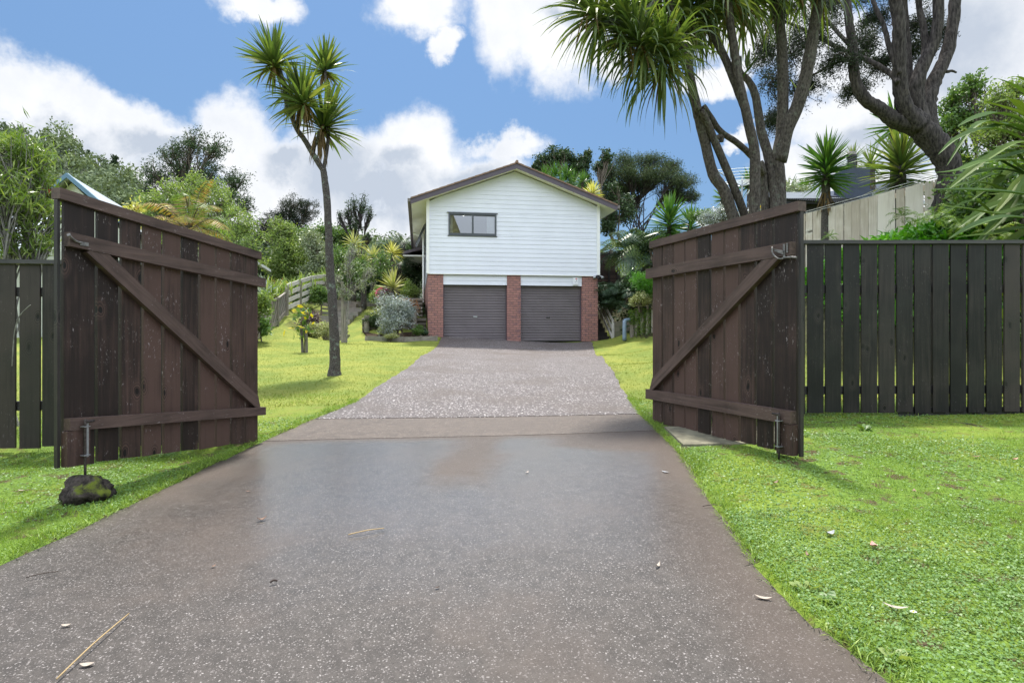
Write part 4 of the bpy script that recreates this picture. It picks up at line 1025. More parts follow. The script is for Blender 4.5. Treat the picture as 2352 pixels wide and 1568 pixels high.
g.box((u - .018, yv, z - .053), (.045, .002, .004)); g.build('lettering', M_NAVY, ab)
g = G(); g.box((W_ - .03, -.09, 2.47), (.12, .09, .06)); g.tube([(W_ - .03, -.10, 2.44), (W_ - .03, -.12, 2.36)], [.05, .04], 10, 1); sl = g.build('security_light', M_BLACK, house)
for s in (-1, 1):
    g = G(); g.tube([(W_ - .03 + s * .05, -.10, 2.47), (W_ - .03 + s * .12, -.14, 2.46)], .015, 6, 1)
    g.tube([(W_ - .03 + s * .12, -.10, 2.47), (W_ - .03 + s * .15, -.16, 2.42), (W_ - .03 + s * .165, -.20, 2.38)], [.025, .05, .062], 12, 2); g.build('lamp_head', M_STEEL, sl, smooth=True)
# stairs and handrail beside the house
st_t = thing('garden_stairs', 'dark timber stairs with a grey handrail climbing beside the right wall of the house', 'stairs', (HX, HY, HZ), None, TH, True)
for k in range(13):
    g = G(); g.box((6.70, .45 + k * .27, .17 * (k + 1) - .02), (.50, .30, .045)); g.build('step', WD_DARKSTAIN, st_t)
    g = G(); g.box((6.70, .32 + k * .27, .17 * (k + 1) - .11), (.50, .02, .14)); g.build('riser', WD_DARKSTAIN, st_t)
g = G(); X_ = 7.0
for v0, v1, z0, z1 in ((-.05, 3.1, .72, 2.75), (-.02, 3.1, .42, 2.45), (0, 3.1, .08, 2.15)):
    g.beam((X_, v0, z0), (X_, v1, z1), .04, .10)
g.box((X_, .0, .36), (.08, .08, .80)); g.box((X_, 1.5, 1.28), (.08, .08, .95)); g.box((X_, 3.0, 2.2), (.08, .08, 1.1)); g.build('handrail', WD_RAIL, st_t)

# ------------------------------------------------------------------ retaining walls, timber steps, edging
bw_t = thing('block_wall', 'mossy grey block retaining wall at the foot of the stairs', 'wall', (3.85, 21.7, .5))
M_BLOCK, N = newmat('mossy_block'); c = objc(N); sp_ = N.n('ShaderNodeSeparateXYZ', {0: c})
br = N.n('ShaderNodeTexBrick', {'Vector': N.n('ShaderNodeCombineXYZ', {0: sp_.outputs[0], 1: sp_.outputs[2]}).outputs[0], 'Color1': (.13, .115, .09, 1), 'Color2': (.17, .15, .12, 1), 'Mortar': (.05, .05, .04, 1), 'Scale': 1.0, 'Mortar Size': .008, 'Brick Width': .39, 'Row Height': .195})
cb = N.mix(N.smooth(N.noise(c, 3, 5), .4, .65, 0, .7), br.outputs['Color'], (.07, .085, .04)); finish(N, principled(N, cb, .9, bump(N, br.outputs['Fac'], -.5, .01), .2))
g = G(); g.prism([(3.86, 22.3, .45), (4.50, 21.75, .45), (4.50, 21.75, 1.45), (3.86, 22.3, 1.25)], (.02, .2, 0)); g.build('blocks', M_BLOCK, bw_t)
lw = thing('log_wall', 'upright log retaining wall draped with ivy beside the right lawn', 'wall', (4.3, 21.4, .5))
pts = [(4.30, 21.2), (4.46, 21.12), (4.62, 21.0), (4.78, 20.85), (4.93, 20.65), (5.05, 20.4), (5.13, 20.1), (5.2, 19.8), (5.27, 19.5), (5.3, 19.2), (5.33, 18.9), (5.36, 18.6), (5.4, 18.3), (5.4, 18.0)]
gi = G(); rng = np.random.default_rng(5)
for k, (x, y) in enumerate(pts):
    z0 = gz1(x, y) ; zt_ = 1.62 + .03 * k + random.uniform(-.05, .05)
    g = G(); g.tube([(x, y, .3), (x + random.uniform(-.02, .02), y, zt_)], [.085, .078], 10, 1); g.build('log', WD_GREY_V, lw)
    if k in (0, 1, 2, 3): 
        n = 700; p = np.c_[rng.normal(x, .07, n), rng.normal(y - .08, .05, n), zt_ + .05 - rng.uniform(0, 1, n) ** 1.3 * (.5 + .25 * (k % 2) + .2 * k)]; leaves(gi, p, .05, .035, rng)
gi.build('ivy', L_IVY, lw)
pp = thing('drain_pipe', 'bent blue grey plastic pipe standing at the corner of the right lawn', 'pipe', (3.98, 21.0, .5))
g = G(); a = P(1434.5, 782, 21.0); b = P(1434.5, 742, 21.0); c_ = P(1437, 736, 21.05); d = P(1446, 735, 21.2); e = P(1456, 735, 21.4)
g.tube([a, b, c_, d, e], .072, 12, 4); g.build('pipe', M_BLUEPIPE, pp, smooth=True)

def loc2(u, v, z): return Vector((HX + u * math.cos(TH) - v * math.sin(TH), HY + u * math.sin(TH) + v * math.cos(TH), z))
WD_GREYLOG = wood('weathered_log', (.06, .055, .045), (.21, .19, .155), 'x', .85, 0, False, spec=.2)
lr = thing('log_retaining_wall', 'stacked dark horizontal log retaining wall left of the house', 'wall', (-5.4, 22.2, .6))
for k in range(5):
    g = G(); g.tube([(-5.55, 22.0, .70 + k * .155), (-3.22, 22.25, .70 + k * .155)], .078, 8, 1); g.build('log', WD_GREYLOG, lr)
for k in range(5):
    g = G(); g.tube([(-4.5, 23.1, 1.50 + k * .155), (-3.5, 23.2, 1.50 + k * .155)], .078, 8, 1); g.build('log', WD_GREYLOG, lr)
for x, y, h in ((-5.35, 21.85, 1.5), (-4.35, 21.95, 1.35), (-3.62, 22.0, 1.62)):
    g = G(); g.tube([(x, y, .3), (x, y, h)], .10, 10, 1); g.build('post', WD_GREY_V, lr)
ed = thing('timber_edging', 'low grey timber edging between the left lawn and the garden bed', 'edging', (-5.0, 20.9, .55))
ep = [P(838, 777, 20.6), P(888, 778, 20.75), P(925, 779, 20.9), P(967, 780, 21.0), P(1003, 782, 21.05)]
for a, b in zip(ep[:-1], ep[1:]):
    a = Vector((a.x, a.y, gz1(a.x, a.y) + .07)); b = Vector((b.x, b.y, gz1(b.x, b.y) + .07)); g = G(); g.beam(a, b - (b - a).normalized() * .015, .05, .22); g.build('board', WD_GREY, ed)
    g = G(); g.box((b.x, b.y - .035, b.z), (.07, .04, .26)); g.build('peg', WD_GREY_V, ed)
sp2 = thing('timber_steps', 'grey timber garden steps climbing the left lawn', 'steps', (-6.2, 20.8, .6))
ns = 10
for k in range(ns):
    tt = k / (ns - 1); Z = 20.9 + 5.6 * tt; yb = 776 - 81 * tt
    xl = 741 - 6 * math.sin(tt * 3); xr = [792, 789, 789, 789, 803, 810, 822, 830, 818, 806][k] 
    a = P(xl, yb, Z); b = P(xr, yb, Z + .12); h = .24
    g = G(); g.prism([a - Vector((0, 0, h / 2)), b - Vector((0, 0, h / 2)), b + Vector((0, 0, h / 2)), a + Vector((0, 0, h / 2))], (0, .66, 0)); g.build('step', WD_GREY, sp2)
g = G(); a = P(806, 702, 26.3); b = P(850, 703, 26.6); g.beam(a, b, .08, .36); g.build('side_board', WD_GREY, sp2)
a = P(850, 703, 26.6); b = P(872, 704, 26.9); g = G(); g.beam(a, b, .08, .36); g.build('side_board', WD_GREY, sp2)

# left boundary: trellis panels and post and rail fence
tf = thing('trellis_fence', 'weathered lattice trellis fence stepping up the left lawn', 'fence', (-7.2, 17, .7))
tp = [(560, 802, 742, 15.2), (596, 777, 715, 17.3), (621, 757, 689, 19.0), (636.5, 747, 687, 19.9), (656, 722, 672, 21.6)]
for i in range(len(tp)):
    x, yb, yt, Z = tp[i]; a = P(x, yb, Z); b = P(x, yt, Z)
    g = G(); g.box(((a.x + b.x) / 2, a.y, (a.z + b.z) / 2), (.10, .10, b.z - a.z + .12)); g.build('post', WD_GREY_V, tf)
    if i < len(tp) - 1:
        x2, yb2, yt2, Z2 = tp[i + 1]; a2, b2_ = P(x2, yb2, Z2), P(x2, yt2, Z2)
        top_off = .05
        g = G(); g.beam(b + Vector((0, 0, 0)), b2_ + Vector((0, 0, .0)), .07, .05); g.beam(a + Vector((0, 0, .10)), a2 + Vector((0, 0, .10)), .05, .14); g.build('panel_rail', WD_GREY, tf)
        g = G(); n = 16; A0, A1, B0, B1 = a + Vector((0, 0, .15)), a2 + Vector((0, 0, .15)), b, b2_
        def q(s, t): return (A0.lerp(A1, s)).lerp(B0.lerp(B1, s), t)
        for k in range(-n, n):
            for sg in (1, -1):
                s0 = k / n; 
                pts2 = []
                lo = max(0.0, -s0 / .8 if s0 < 0 else 0); hi = min(1.0, (1 - s0) / .8)
                if hi - lo < .04: continue
                S0, S1 = s0 + .8 * lo, s0 + .8 * hi
                if sg < 0: S0, S1 = 1 - S0, 1 - S1
                g.beam(q(S0, lo) + Vector((0, sg * .012, 0)), q(S1, hi) + Vector((0, sg * .012, 0)), .008, .032)
        g.build('lattice', WD_GREY, tf)
rf = thing('post_and_rail_fence', 'pale four rail fence curving uphill behind the trellis', 'fence', (-8.4, 21.8, 1.6))
rp = [(657, 717, 21.8), (688, 702, 23.3), (715, 690, 24.8), (745, 683, 26.4), (768, 683, 27.8)]
for i in range(len(rp) - 1):
    for k in range(4):
        a = P(rp[i][0], rp[i][1] - 1.0, rp[i][2]) + Vector((0, 0, .12 + k * .27)); b = P(rp[i + 1][0], rp[i + 1][1] - 1.0, rp[i + 1][2]) + Vector((0, 0, .12 + k * .27))
        g = G(); g.beam(a, b, .03, .15); g.build('rail', WD_RAIL, rf)
for x, y, Z in rp:
    a = P(x, y, Z); g = G(); g.box((a.x, a.y + .07, a.z + .42), (.10, .10, 1.1)); g.build('post', WD_GREY_V, rf)

# right boundary fences
def wfence(name, label, pts, h, sp, bw, mat, group=None, thick=.02):
    t = thing(name, label, 'fence', (pts[0][0], pts[0][1], 0), group); g = G(); gr2 = G(); rnd = random.Random(4)
    for (x0, y0, z0), (x1, y1, z1) in zip(pts[:-1], pts[1:]):
        A, B = Vector((x0, y0, z0)), Vector((x1, y1, z1)); D = B - A; L = math.hypot(D.x, D.y); d = Vector((D.x, D.y, 0)) / L; nn = Vector((d.y, -d.x, 0))
        if nn.y > 0: nn = -nn
        x = 0
        while x < L - .02:
            w_ = min(bw * rnd.uniform(.9, 1.06), L - x); j = nn * rnd.uniform(0, .014); e = rnd.uniform(-.006, .006)
            p0 = A + d * x + Vector((0, 0, D.z * x / L)); p1 = A + d * (x + w_) + Vector((0, 0, D.z * (x + w_) / L))
            g.prism([p0 + j + Vector((0, 0, -h)), p1 + j + Vector((0, 0, -h)), p1 + j + Vector((0, 0, e)), p0 + j + Vector((0, 0, e))], nn * thick); x += sp
        for k in (.25, .75, .95): gr2.beam(A - nn * .03 - Vector((0, 0, h * (1 - k))), B - nn * .03 - Vector((0, 0, h * (1 - k))), .04, .09)
    g.build('palings', mat, t); gr2.build('rails', mat, t); return t
a = P(2168, 408, 10.3); b = P(1838, 494, 12.3)
wfence('pale_paling_fence', 'new pale timber paling fence climbing the bank behind the right fence', [tuple(a), tuple(b)], 1.9, .150, .141, WD_PALE)
c_ = P(1505, 600, 23.0); d = P(1421, 641, 26.3)
wfence('weathered_paling_fence', 'old grey green paling fence behind the garden bank on the right of the house', [tuple(b + Vector((-.1, .05, -.1))), tuple(c_), tuple(d)], 2.0, .15, .148, WD_OLD)
lg = thing('trellis_gate', 'black slatted screen gate at the top of the stairs beside the house', 'gate', tuple(P(1398, 650, 25.5)))
g = G(); a = P(1372, 652, 25.6); b = P(1421, 652, 25.6); hh = 70 / F * 25.6
for x in (a.x, (a.x + b.x) / 2 + .05, b.x): g.box((x, 25.6, a.z + hh / 2), (.07 if x != b.x else .14, .07, hh))
g.beam((a.x, 25.6, a.z + hh), (b.x, 25.6, a.z + hh), .07, .07); g.build('frame', WD_DARKSTAIN, lg)
g = G()
for k in range(26): g.beam((a.x, 25.63, a.z + .03 + k * hh / 26), (b.x, 25.63, a.z + .03 + k * hh / 26), .012, .030)
g.build('slats', wood('brown_slat_wood', (.04, .025, .02), (.12, .075, .06), 'x', .7, 0, False), lg)
g = G(); g.box(((a.x + b.x) / 2, 25.75, a.z + hh / 2), (b.x - a.x, .02, hh)); g.build('backing', WD_DARKSTAIN, lg)
def pot(label, x, y, Z, r, h):
    c = P(x, y, Z); g = G(); g.tube([c, c + Vector((0, 0, h * .85)), c + Vector((0, 0, h * .86)), c + Vector((0, 0, h))], [r * .7, r * .95, r * 1.08, r * 1.08], 16, 1)
    t = thing('flower_pot', label, 'plant pot', tuple(c)); g.build('pot', M_TERRA, t); return t, c
pt_, pc = pot('terracotta pot with a small green plant beside the screen gate', 1434, 601, 24, .16, .30)
g = G(); rosette(g, pc + Vector((0, 0, .3)), (0, 0, 1), 18, .30, .03, np.random.default_rng(3)); g.build('plant', L_YUCCA, pt_)

# ------------------------------------------------------------------ cabbage trees
def stem(g, pts, Z, w0, w1, sides=10):
    """pts in picture px; Z scalar or list; widths in px"""
    Zs = Z if hasattr(Z, '__len__') else [Z] * len(pts)
    Zs = np.interp(np.linspace(0, 1, len(pts)), np.linspace(0, 1, len(Zs)), Zs)
    q = [P(x, y, z) for (x, y), z in zip(pts, Zs)]; n = len(q)
    r = [(w0 + (w1 - w0) * i / (n - 1)) / 2 / F * Zs[i] for i in range(n)]
    g.tube(q, r, sides, 4, .05)
    return q
rng = np.random.default_rng(21)
Zc = 9.5
b0 = P(768, 863, Zc); b0.z = gz1(b0.x, b0.y)
ct = thing('cabbage_tree', 'slender young cabbage tree standing alone on the left lawn with five leafy heads', 'tree', tuple(b0))
g = G()
g.tube([b0 - Vector((0, 0, .1)), b0 + Vector((0, 0, .03)), P(769, 835, Zc), P(768, 780, Zc), P(764, 700, Zc), P(758, 620, Zc), P(755, 540, Zc), P(751, 460, Zc), P(746, 415, Zc), P(742, 388, Zc)],
       [.140, .108, .088, .078, .072, .067, .060, .055, .052, .050], 12, 5, .06)
stem(g, [(743, 392), (718, 353), (700, 322), (682, 297), (668, 262), (658, 237), (650, 185), (641, 158), (630, 136)], [Zc, Zc - .25], 13, 8)
stem(g, [(681, 297), (690, 262), (696, 238)], [Zc - .1, Zc - .35], 7, 6)
stem(g, [(743, 392), (750, 350), (754, 313), (751, 280)], [Zc, Zc + .2], 9, 8)
stem(g, [(716, 352), (728, 322), (733, 303)], [Zc, Zc - .1], 8, 7)
stem(g, [(752, 310), (750, 240), (748, 190), (747, 150)], [Zc + .15, Zc + .8], 7, 6)
g.build('trunk', M_CABBARK2, ct, smooth=True)
def head(t, x, y, Z, lnpx, n, axis, th=(0, 105), droop=.22, wd=.038, mat=None, dead=0, seed=0, stemk=.12, name='leaf_head', power=1.0):
    r = np.random.default_rng(seed + 100); c = P(x, y, Z); ln = lnpx / F * Z
    g = G(); rosette(g, c, axis, n, ln, wd, r, th, droop, 6, power, stemk)
    o = g.build(name, mat or L_CAB, t)
    if dead:
        g = G(); th_ = r.uniform(0, 6.28, dead); D = np.c_[np.cos(th_) * .5, np.sin(th_) * .5, -r.uniform(.2, 1.2, dead)]
        P0 = np.array(c) - np.array(Vector(axis).normalized()) * r.uniform(.0, .3, (dead, 1)) * ln
        strips(g, P0, D, ln * r.uniform(.5, .9, dead), wd * .6, .7, r, 5); g.build('dead_leaves', L_CABDEAD, t)
    return o
head(ct, 628, 137, Zc - .25, 88, 110, (-.12, .0, 1), (0, 112), .10, .052, dead=16, seed=1)
head(ct, 747, 152, Zc + .8, 72, 89, (.08, 0, 1), (0, 110), .12, .050, dead=22, seed=2)
head(ct, 694, 226, Zc - .35, 90, 106, (-.22, -.2, 1), (0, 112), .16, .054, dead=26, seed=3)
head(ct, 664, 212, Zc - .05, 72, 60, (-.6, .2, .4), (20, 120), .35, .042, dead=34, seed=4)
head(ct, 746, 284, Zc + .2, 100, 119, (.30, -.1, 1), (0, 106), .14, .054, dead=16, seed=5)
g = G(); r = np.random.default_rng(8); n = 26; P0 = np.array(P(733, 306, Zc)) + r.normal(size=(n, 3)) * .03; D = np.c_[r.normal(size=(n, 2)) * .18, -np.ones(n)]
strips(g, P0, D, r.uniform(.25, .55, n), .022, .3, r, 5); g.build('dead_leaves', L_CABDEAD, ct)

Zb = 7.5
bb = P(1745, 560, Zb); bb.z = gz1(bb.x, bb.y)
bt = thing('cabbage_tree', 'large many stemmed cabbage tree leaning over the right gate with hanging leaf heads', 'tree', tuple(bb))
g = G()
def down(x, y, z_=Zb): return (x, y)
stem(g, [(1725, 870), (1706, 600), (1690, 520), (1664, 440), (1638, 400), (1618, 320), (1603, 262), (1589, 196), (1572, 115), (1545, 40), (1525, -30)], [Zb, Zb - .1, Zb - .5], 29, 18)
stem(g, [(1604, 255), (1594, 215), (1576, 150), (1560, 90), (1548, 30), (1540, -30)], [Zb - .25, Zb - .1], 16, 13)
stem(g, [(1740, 860), (1728, 560), (1712, 500), (1690, 440), (1665, 380), (1640, 320), (1624, 280), (1610, 255)], [Zb + .1, Zb - .25], 20, 17)
stem(g, [(1755, 400), (1738, 372), (1718, 350), (1690, 326), (1655, 302), (1634, 272), (1616, 244)], [Zb + .25, Zb - .2], 16, 13)
stem(g, [(1736, 860), (1733, 560), (1733, 494), (1734, 420), (1733, 346), (1722, 296), (1711, 247), (1697, 185), (1686, 110), (1676, 40), (1668, -40)], [Zb - .15, Zb - .35], 27, 17)
stem(g, [(1712, 250), (1698, 215), (1668, 140), (1640, 85), (1615, 30), (1595, -20)], [Zb - .25, Zb - .1], 20, 15)
stem(g, [(1772, 860), (1776, 560), (1782, 481), (1777, 420), (1766, 360), (1748, 300), (1736, 224), (1722, 190), (1706, 172)], [Zb + .2, Zb + .5], 32, 13)
stem(g, [(1708, 174), (1700, 160), (1698, 130)], [Zb + .5], 12, 8)
stem(g, [(1794, 860), (1792, 560), (1790, 481), (1789, 400), (1786, 362), (1796, 296), (1798, 180), (1793, 73), (1776, -10), (1770, -60)], [Zb + .3, Zb + .3], 33, 20)
stem(g, [(1790, 372), (1806, 300), (1836, 232), (1858, 140), (1870, 60), (1886, -20), (1890, -60)], [Zb + .3, Zb], 34, 21)
stem(g, [(1765, 880), (1760, 560), (1758, 480), (1752, 400), (1744, 372)], [Zb + .35], 22, 18)
stem(g, [(1645, 318), (1656, 314), (1657, 326)], [Zb - .1], 14, 10)
# boughs carrying the overhanging heads
stem(g, [(1530, -20), (1490, 20), (1420, 62), (1380, 40), (1350, 20)], [Zb - .5, Zb - .9], 18, 13)
stem(g, [(1490, 20), (1470, 60), (1456, 80)], [Zb - .6, Zb - 1.0], 14, 12)
stem(g, [(1545, 40), (1520, 90), (1528, 124)], [Zb - .4, Zb - .8], 14, 11)
g.build('trunk', M_CABBARK, bt, smooth=True)
HD = [(1346, 18, -.9, 128, 120, (-.6, -.1, .55), .45), (1425, 45, -.9, 118, 100, (-.2, -.3, .7), .6), (1458, 82, -1.0, 128, 135, (-.3, -.2, .35), .75), (1527, 128, -.8, 140, 150, (-.05, -.4, .2), .85),
      (1575, 15, -.3, 130, 110, (.1, -.4, .5), .8), (1500, -25, -.4, 125, 100, (-.2, -.1, .8), .7), (1620, 20, .0, 120, 110, (.2, .1, .4), .8), (1600, -60, -.1, 125, 90, (0, 0, 1), .6),
      (1668, -45, -.3, 140, 100, (0, .1, .8), .8), (1722, -20, .4, 130, 90, (.2, .1, .5), .7), (1770, -65, .3, 120, 90, (0, 0, 1), .6), (1700, 5, .1, 110, 80, (.2, -.1, .2), .9), (1545, 60, .1, 130, 90, (.2, .3, .1), .9), (1890, -75, 0, 130, 90, (.1, 0, 1), .8), (1830, -70, .1, 140, 80, (0, -.2, .6), .9), (1400, -80, -.4, 120, 80, (-.4, 0, 1), .5), (1480, 20, -.1, 120, 90, (.1, .3, .4), .8)]
for i, (x, y, dz, ln, n, ax, dr) in enumerate(HD):
    head(bt, x, y, Zb + dz, ln * 1.08, int(n * 1.0), ax, (5, 125), dr, .036, dead=12, seed=20 + i, stemk=.25)
for i, (x, y, ln) in enumerate(((1700, 172, 48), (1716, 150, 40), (1848, 215, 62))):
    head(bt, x, y, Zb + .3, ln, 9, (.1, 0, 1), (0, 40), .1, .04, seed=60 + i)

# small cabbage trees, yuccas and palms further off
def yucca(name, label, cat, x, ytop, ybot, Z, rpx, n, trunk_to=None, mat=None, wd=.045, group=None, seed=0, axis=(0, 0, 1), droop=.06, tw=.10, skirt=0, th=(0, 108)):
    """an upright head of stiff leaves spread along its stem from ybot (lowest leaves) to ytop"""
    c0 = P(x, ytop, Z); c1 = P(x, ybot, Z); r = np.random.default_rng(seed)
    gb_ = Vector((c1.x, c1.y, gz1(c1.x, c1.y))) if trunk_to is None else P(trunk_to[0], trunk_to[1], Z)
    if gb_.z > c1.z - .05: gb_.z = c1.z - .3
    t = thing(name, label, cat, tuple(gb_), group); g = G()
    g.tube([gb_, gb_.lerp(c1, .5), c1, c0], [tw * 1.15, tw, tw * .9, tw * .4], 8, 3, .05); g.build('trunk', M_CABBARK2, t, smooth=True)
    L = rpx / F * Z; k = np.arange(n); tt = (k + .5) / n
    P0 = np.array(c0)[None] * (1 - tt[:, None]) + np.array(c1)[None] * tt[:, None]
    thr = np.radians(th[0] + 8 + (th[1] - th[0]) * tt ** .75 + r.normal(size=n) * 7); ph = k * 2.39996 + r.normal(size=n) * .2
    D = np.stack([np.sin(thr) * np.cos(ph), np.sin(thr) * np.sin(ph), np.cos(thr)], 1)
    g = G(); strips(g, P0, D, L * r.uniform(.8, 1.08, n), wd * r.uniform(.8, 1.1, n), droop * (.3 + tt), r, 4, [.7, 1, 1, .7, .05]); g.build('leaves', mat or L_YUCCA, t)
    if skirt:
        g = G(); a = r.uniform(0, 6.28, skirt); D = np.c_[np.cos(a) * .45, np.sin(a) * .45, -np.ones(skirt)]; strips(g, np.array(c1) - np.array([0, 0, 1]) * r.uniform(0, .3, (skirt, 1)), D, L * r.uniform(.5, .9, skirt), wd * .9, .3, r, 4); g.build('dead_leaves', L_CABDEAD, t)
    return t
yucca('yucca', 'dark green yucca with an untidy trunk standing against the corrugated roof above the pale fence', 'yucca', 1897, 365, 420, 11.9, 72, 190, None, None, .055, 'yuccas above the pale fence', 1, tw=.09, skirt=40)
yucca('yucca', 'broad striped yucca standing behind the leaning tree trunk on the right', 'yucca', 2070, 350, 425, 12.4, 90, 210, None, L_CAB, .06, 'yuccas above the pale fence', 2, tw=.12, skirt=12)
yucca('yucca', 'spiky yucca rising behind the fork of the leaning tree on the right', 'yucca', 2055, 270, 300, 13.2, 68, 70, None, L_YUCCA, .055, 'yuccas above the pale fence', 3, tw=.1)
yucca('yucca', 'larger yellow green yucca above the right gate, left of the smaller one', 'yucca', 1537, 492, 535, 20, 58, 160, None, L_YUCCA, .07, 'yuccas above the right gate', 4, tw=.1, skirt=20)
yucca('yucca', 'smaller yucca above the right gate, nearer the cabbage tree stems', 'yucca', 1585, 508, 540, 19, 46, 120, None, L_YUCCA, .06, 'yuccas above the right gate', 5, tw=.09, skirt=10)
yucca('cabbage_tree', 'round green cabbage tree head showing between the big stems', 'tree', 1722, 415, 430, 21, 36, 130, None, L_YUCCA, .05, 'distant cabbage trees', 6, tw=.1)
yucca('cabbage_tree', 'green cabbage tree head low between the two leaning stems, left of the clothesline', 'tree', 1660, 450, 462, 23, 30, 90, None, L_MID, .05, 'distant cabbage trees', 7)
yucca('yucca', 'small yellow leaved plant just above the right gate top', 'yucca', 1742, 480, 486, 10.5, 22, 26, None, L_YOLK, .03, None, 8, tw=.03)
for i, (x, y, Z, r_, l) in enumerate(((1812, 440, 21, 42, 'brownish palm tuft above the corrugated roof, left of the yucca'), (1850, 445, 22, 36, 'grey green palm tuft above the corrugated roof, behind the yucca'), (2000, 375, 19, 52, 'brown and green palm crown right of the chimney'), (1960, 360, 21, 36, 'palm crown behind the chimney pipe'))):
    yucca('palm', l, 'palm', x, y, y + 12, Z, r_, 90, None, L_CAB if i % 2 else L_VARIEG if 0 else L_CAB, .035, 'palms behind the neighbouring roof', 30 + i, tw=.14, skirt=30, droop=.2)
# behind the house roof
cbt = thing('cabbage_tree', 'bushy green cabbage tree with several merged heads rising behind the right roof slope', 'tree', tuple(P(1300, 560, 33)), 'cabbage trees behind the roof')
g = G()
for x, y in ((1262, 415), (1285, 410), (1310, 412), (1300, 432), (1272, 428), (1243, 405)): stem(g, [(1300, 560), ((1300 + x) / 2, 490), (x, y)], 33, 9, 6)
g.build('trunk', M_CABBARK2, cbt, smooth=True)
for i, (x, y, dz) in enumerate(((1250, 408, .5), (1275, 402, 0), (1300, 405, -.5), (1318, 420, 0), (1290, 430, -1.0), (1262, 425, -.8), (1310, 445, -.6), (1285, 455, -.3))):
    head(cbt, x, y, 33 + dz, 34, 100, (0, 0, 1), (0, 120), .25, .045, L_YUCCA, seed=80 + i)
yucca('cabbage_tree', 'single cabbage tree head right of the merged heads behind the roof', 'tree', 1338, 415, 424, 31, 28, 110, None, L_YUCCA, .04, 'cabbage trees behind the roof', 12)
yucca('yucca', 'bright yellow variegated yucca just above the right roof slope', 'yucca', 1361, 440, 452, 29, 30, 80, None, L_YELLOW, .06, None, 13)
# left garden palms
for i, (x, y, Z, r_, mt, l) in enumerate(((857, 590, 27, 38, L_VARIEG, 'yellowish drooping palm crown in the middle of the left garden trees'), (812, 560, 27.5, 36, L_VARIEG, 'tall yellow green palm crown just right of the slender cabbage tree trunk'),
        (900, 580, 29, 34, L_YELLOW, 'yellow fronded palm between the garden trees and the house'), (835, 600, 26, 26, L_CAB, 'dark green palm crown below the yellowish one'))):
    yucca('palm', l, 'palm', x, y, y + 8, Z, r_, 110, None, mt, .035, 'palms in the left garden', 40 + i, droop=.45, tw=.12, skirt=24)
yucca('cordyline', 'cream striped cordyline fanning above the flower bed left of the house', 'cordyline', 903, 655, 668, 23.6, 46, 90, None, L_VARIEG, .05, None, 50, tw=.06, droop=.12, th=(0, 95))
yucca('flax_plant', 'dark grey flax clump beside the small neighbouring house at the left', 'flax', 603, 672, 682, 21, 44, 34, None, L_SILVER, .07, None, 51, tw=.04, droop=.06, th=(0, 50))

# ------------------------------------------------------------------ tree ferns
def treefern(label, x, y, Z, lpx, n, mats, seed, group=None, droop=.75, th=(30, 95), trunk=True, bi=7, pairs=20, sw=.014, trunk_r=.10, base=None, vary=1, pl=.30):
    c = P(x, y, Z); r = np.random.default_rng(seed); random.seed(seed)
    b = Vector((c.x, c.y, min(gz1(c.x, c.y), c.z - .4))); t = thing('tree_fern', label, 'tree fern', tuple(b), group)
    g = G(); g.tube([b - Vector((0, 0, .1)), b.lerp(c, .6), c], [trunk_r * 1.3, trunk_r, trunk_r], 8, 2, .08); g.build('trunk', M_BIGBARK, t, smooth=True)
    gs = G(); parts = [G() for _ in mats]
    for k in range(n):
        a = k * 2.39996 + r.normal() * .2; e = math.radians(th[0] + (th[1] - th[0]) * (k + .5) / n)
        D = (math.sin(e) * math.cos(a), math.sin(e) * math.sin(a), math.cos(e))
        L = lpx / F * Z * r.uniform(.8, 1.12)
        frond(parts[k % len(mats)], gs, c, D, L, r, pairs, L * pl, droop * r.uniform(.8, 1.3), bi, sw)
    gs.build('stalks', M_TWIG, t)
    for m, p in zip(mats, parts): p.build('fronds', m, t)
    return t
treefern('tree fern with browning arched fronds rising above the left gate', 436, 530, 9.0, 122, 20, [L_FERNBR, L_FERNBR, L_FERN], 1, None, .70, (8, 86), bi=0, pairs=40)
treefern('big bushy tree fern above the old paling fence right of the house', 1452, 592, 23.6, 92, 30, [L_FERN, L_FERNDK, L_FERNDK], 2, None, .95, (5, 80), pairs=18, bi=5, pl=.34)
treefern('second tree fern crown just right of the house corner, lower than the bushy one', 1404, 578, 27, 50, 18, [L_FERN, L_FERNDK], 3, None, .9, (20, 95), pairs=16, bi=4)
for i, (x, y, Z, l, lab) in enumerate(((893, 572, 35, 60, 'dark tree fern left of the house, leftmost of its group'), (925, 560, 34, 58, 'dark tree fern left of the house, tallest and nearest the eave'), (915, 610, 31, 52, 'dark tree fern low behind the striped cordyline'), (872, 595, 36, 50, 'dark tree fern behind the yellowish palm'))):
    treefern(lab, x, y, Z, l, 18, [L_FERNDK], 10 + i, 'tree ferns left of the house', .6, (35, 90), pairs=16, bi=4, trunk_r=.14)
def fern(label, x, y, Z, lpx, n, mat, seed, group=None, bi=0):
    c = P(x, y, Z); r = np.random.default_rng(seed); random.seed(seed); g = G()
    for k in range(n):
        a = k * 2.39996; e = math.radians(r.uniform(15, 85)); L = lpx / F * Z * r.uniform(.7, 1.1)
        frond(g, None, c, (math.sin(e) * math.cos(a), math.sin(e) * math.sin(a), math.cos(e)), L, r, 14, L * .28, .8, bi, .01)
    return tag(g.build('fern', mat, base=c), label, 'fern', group)
FG = 'ferns on the bank right of the house'
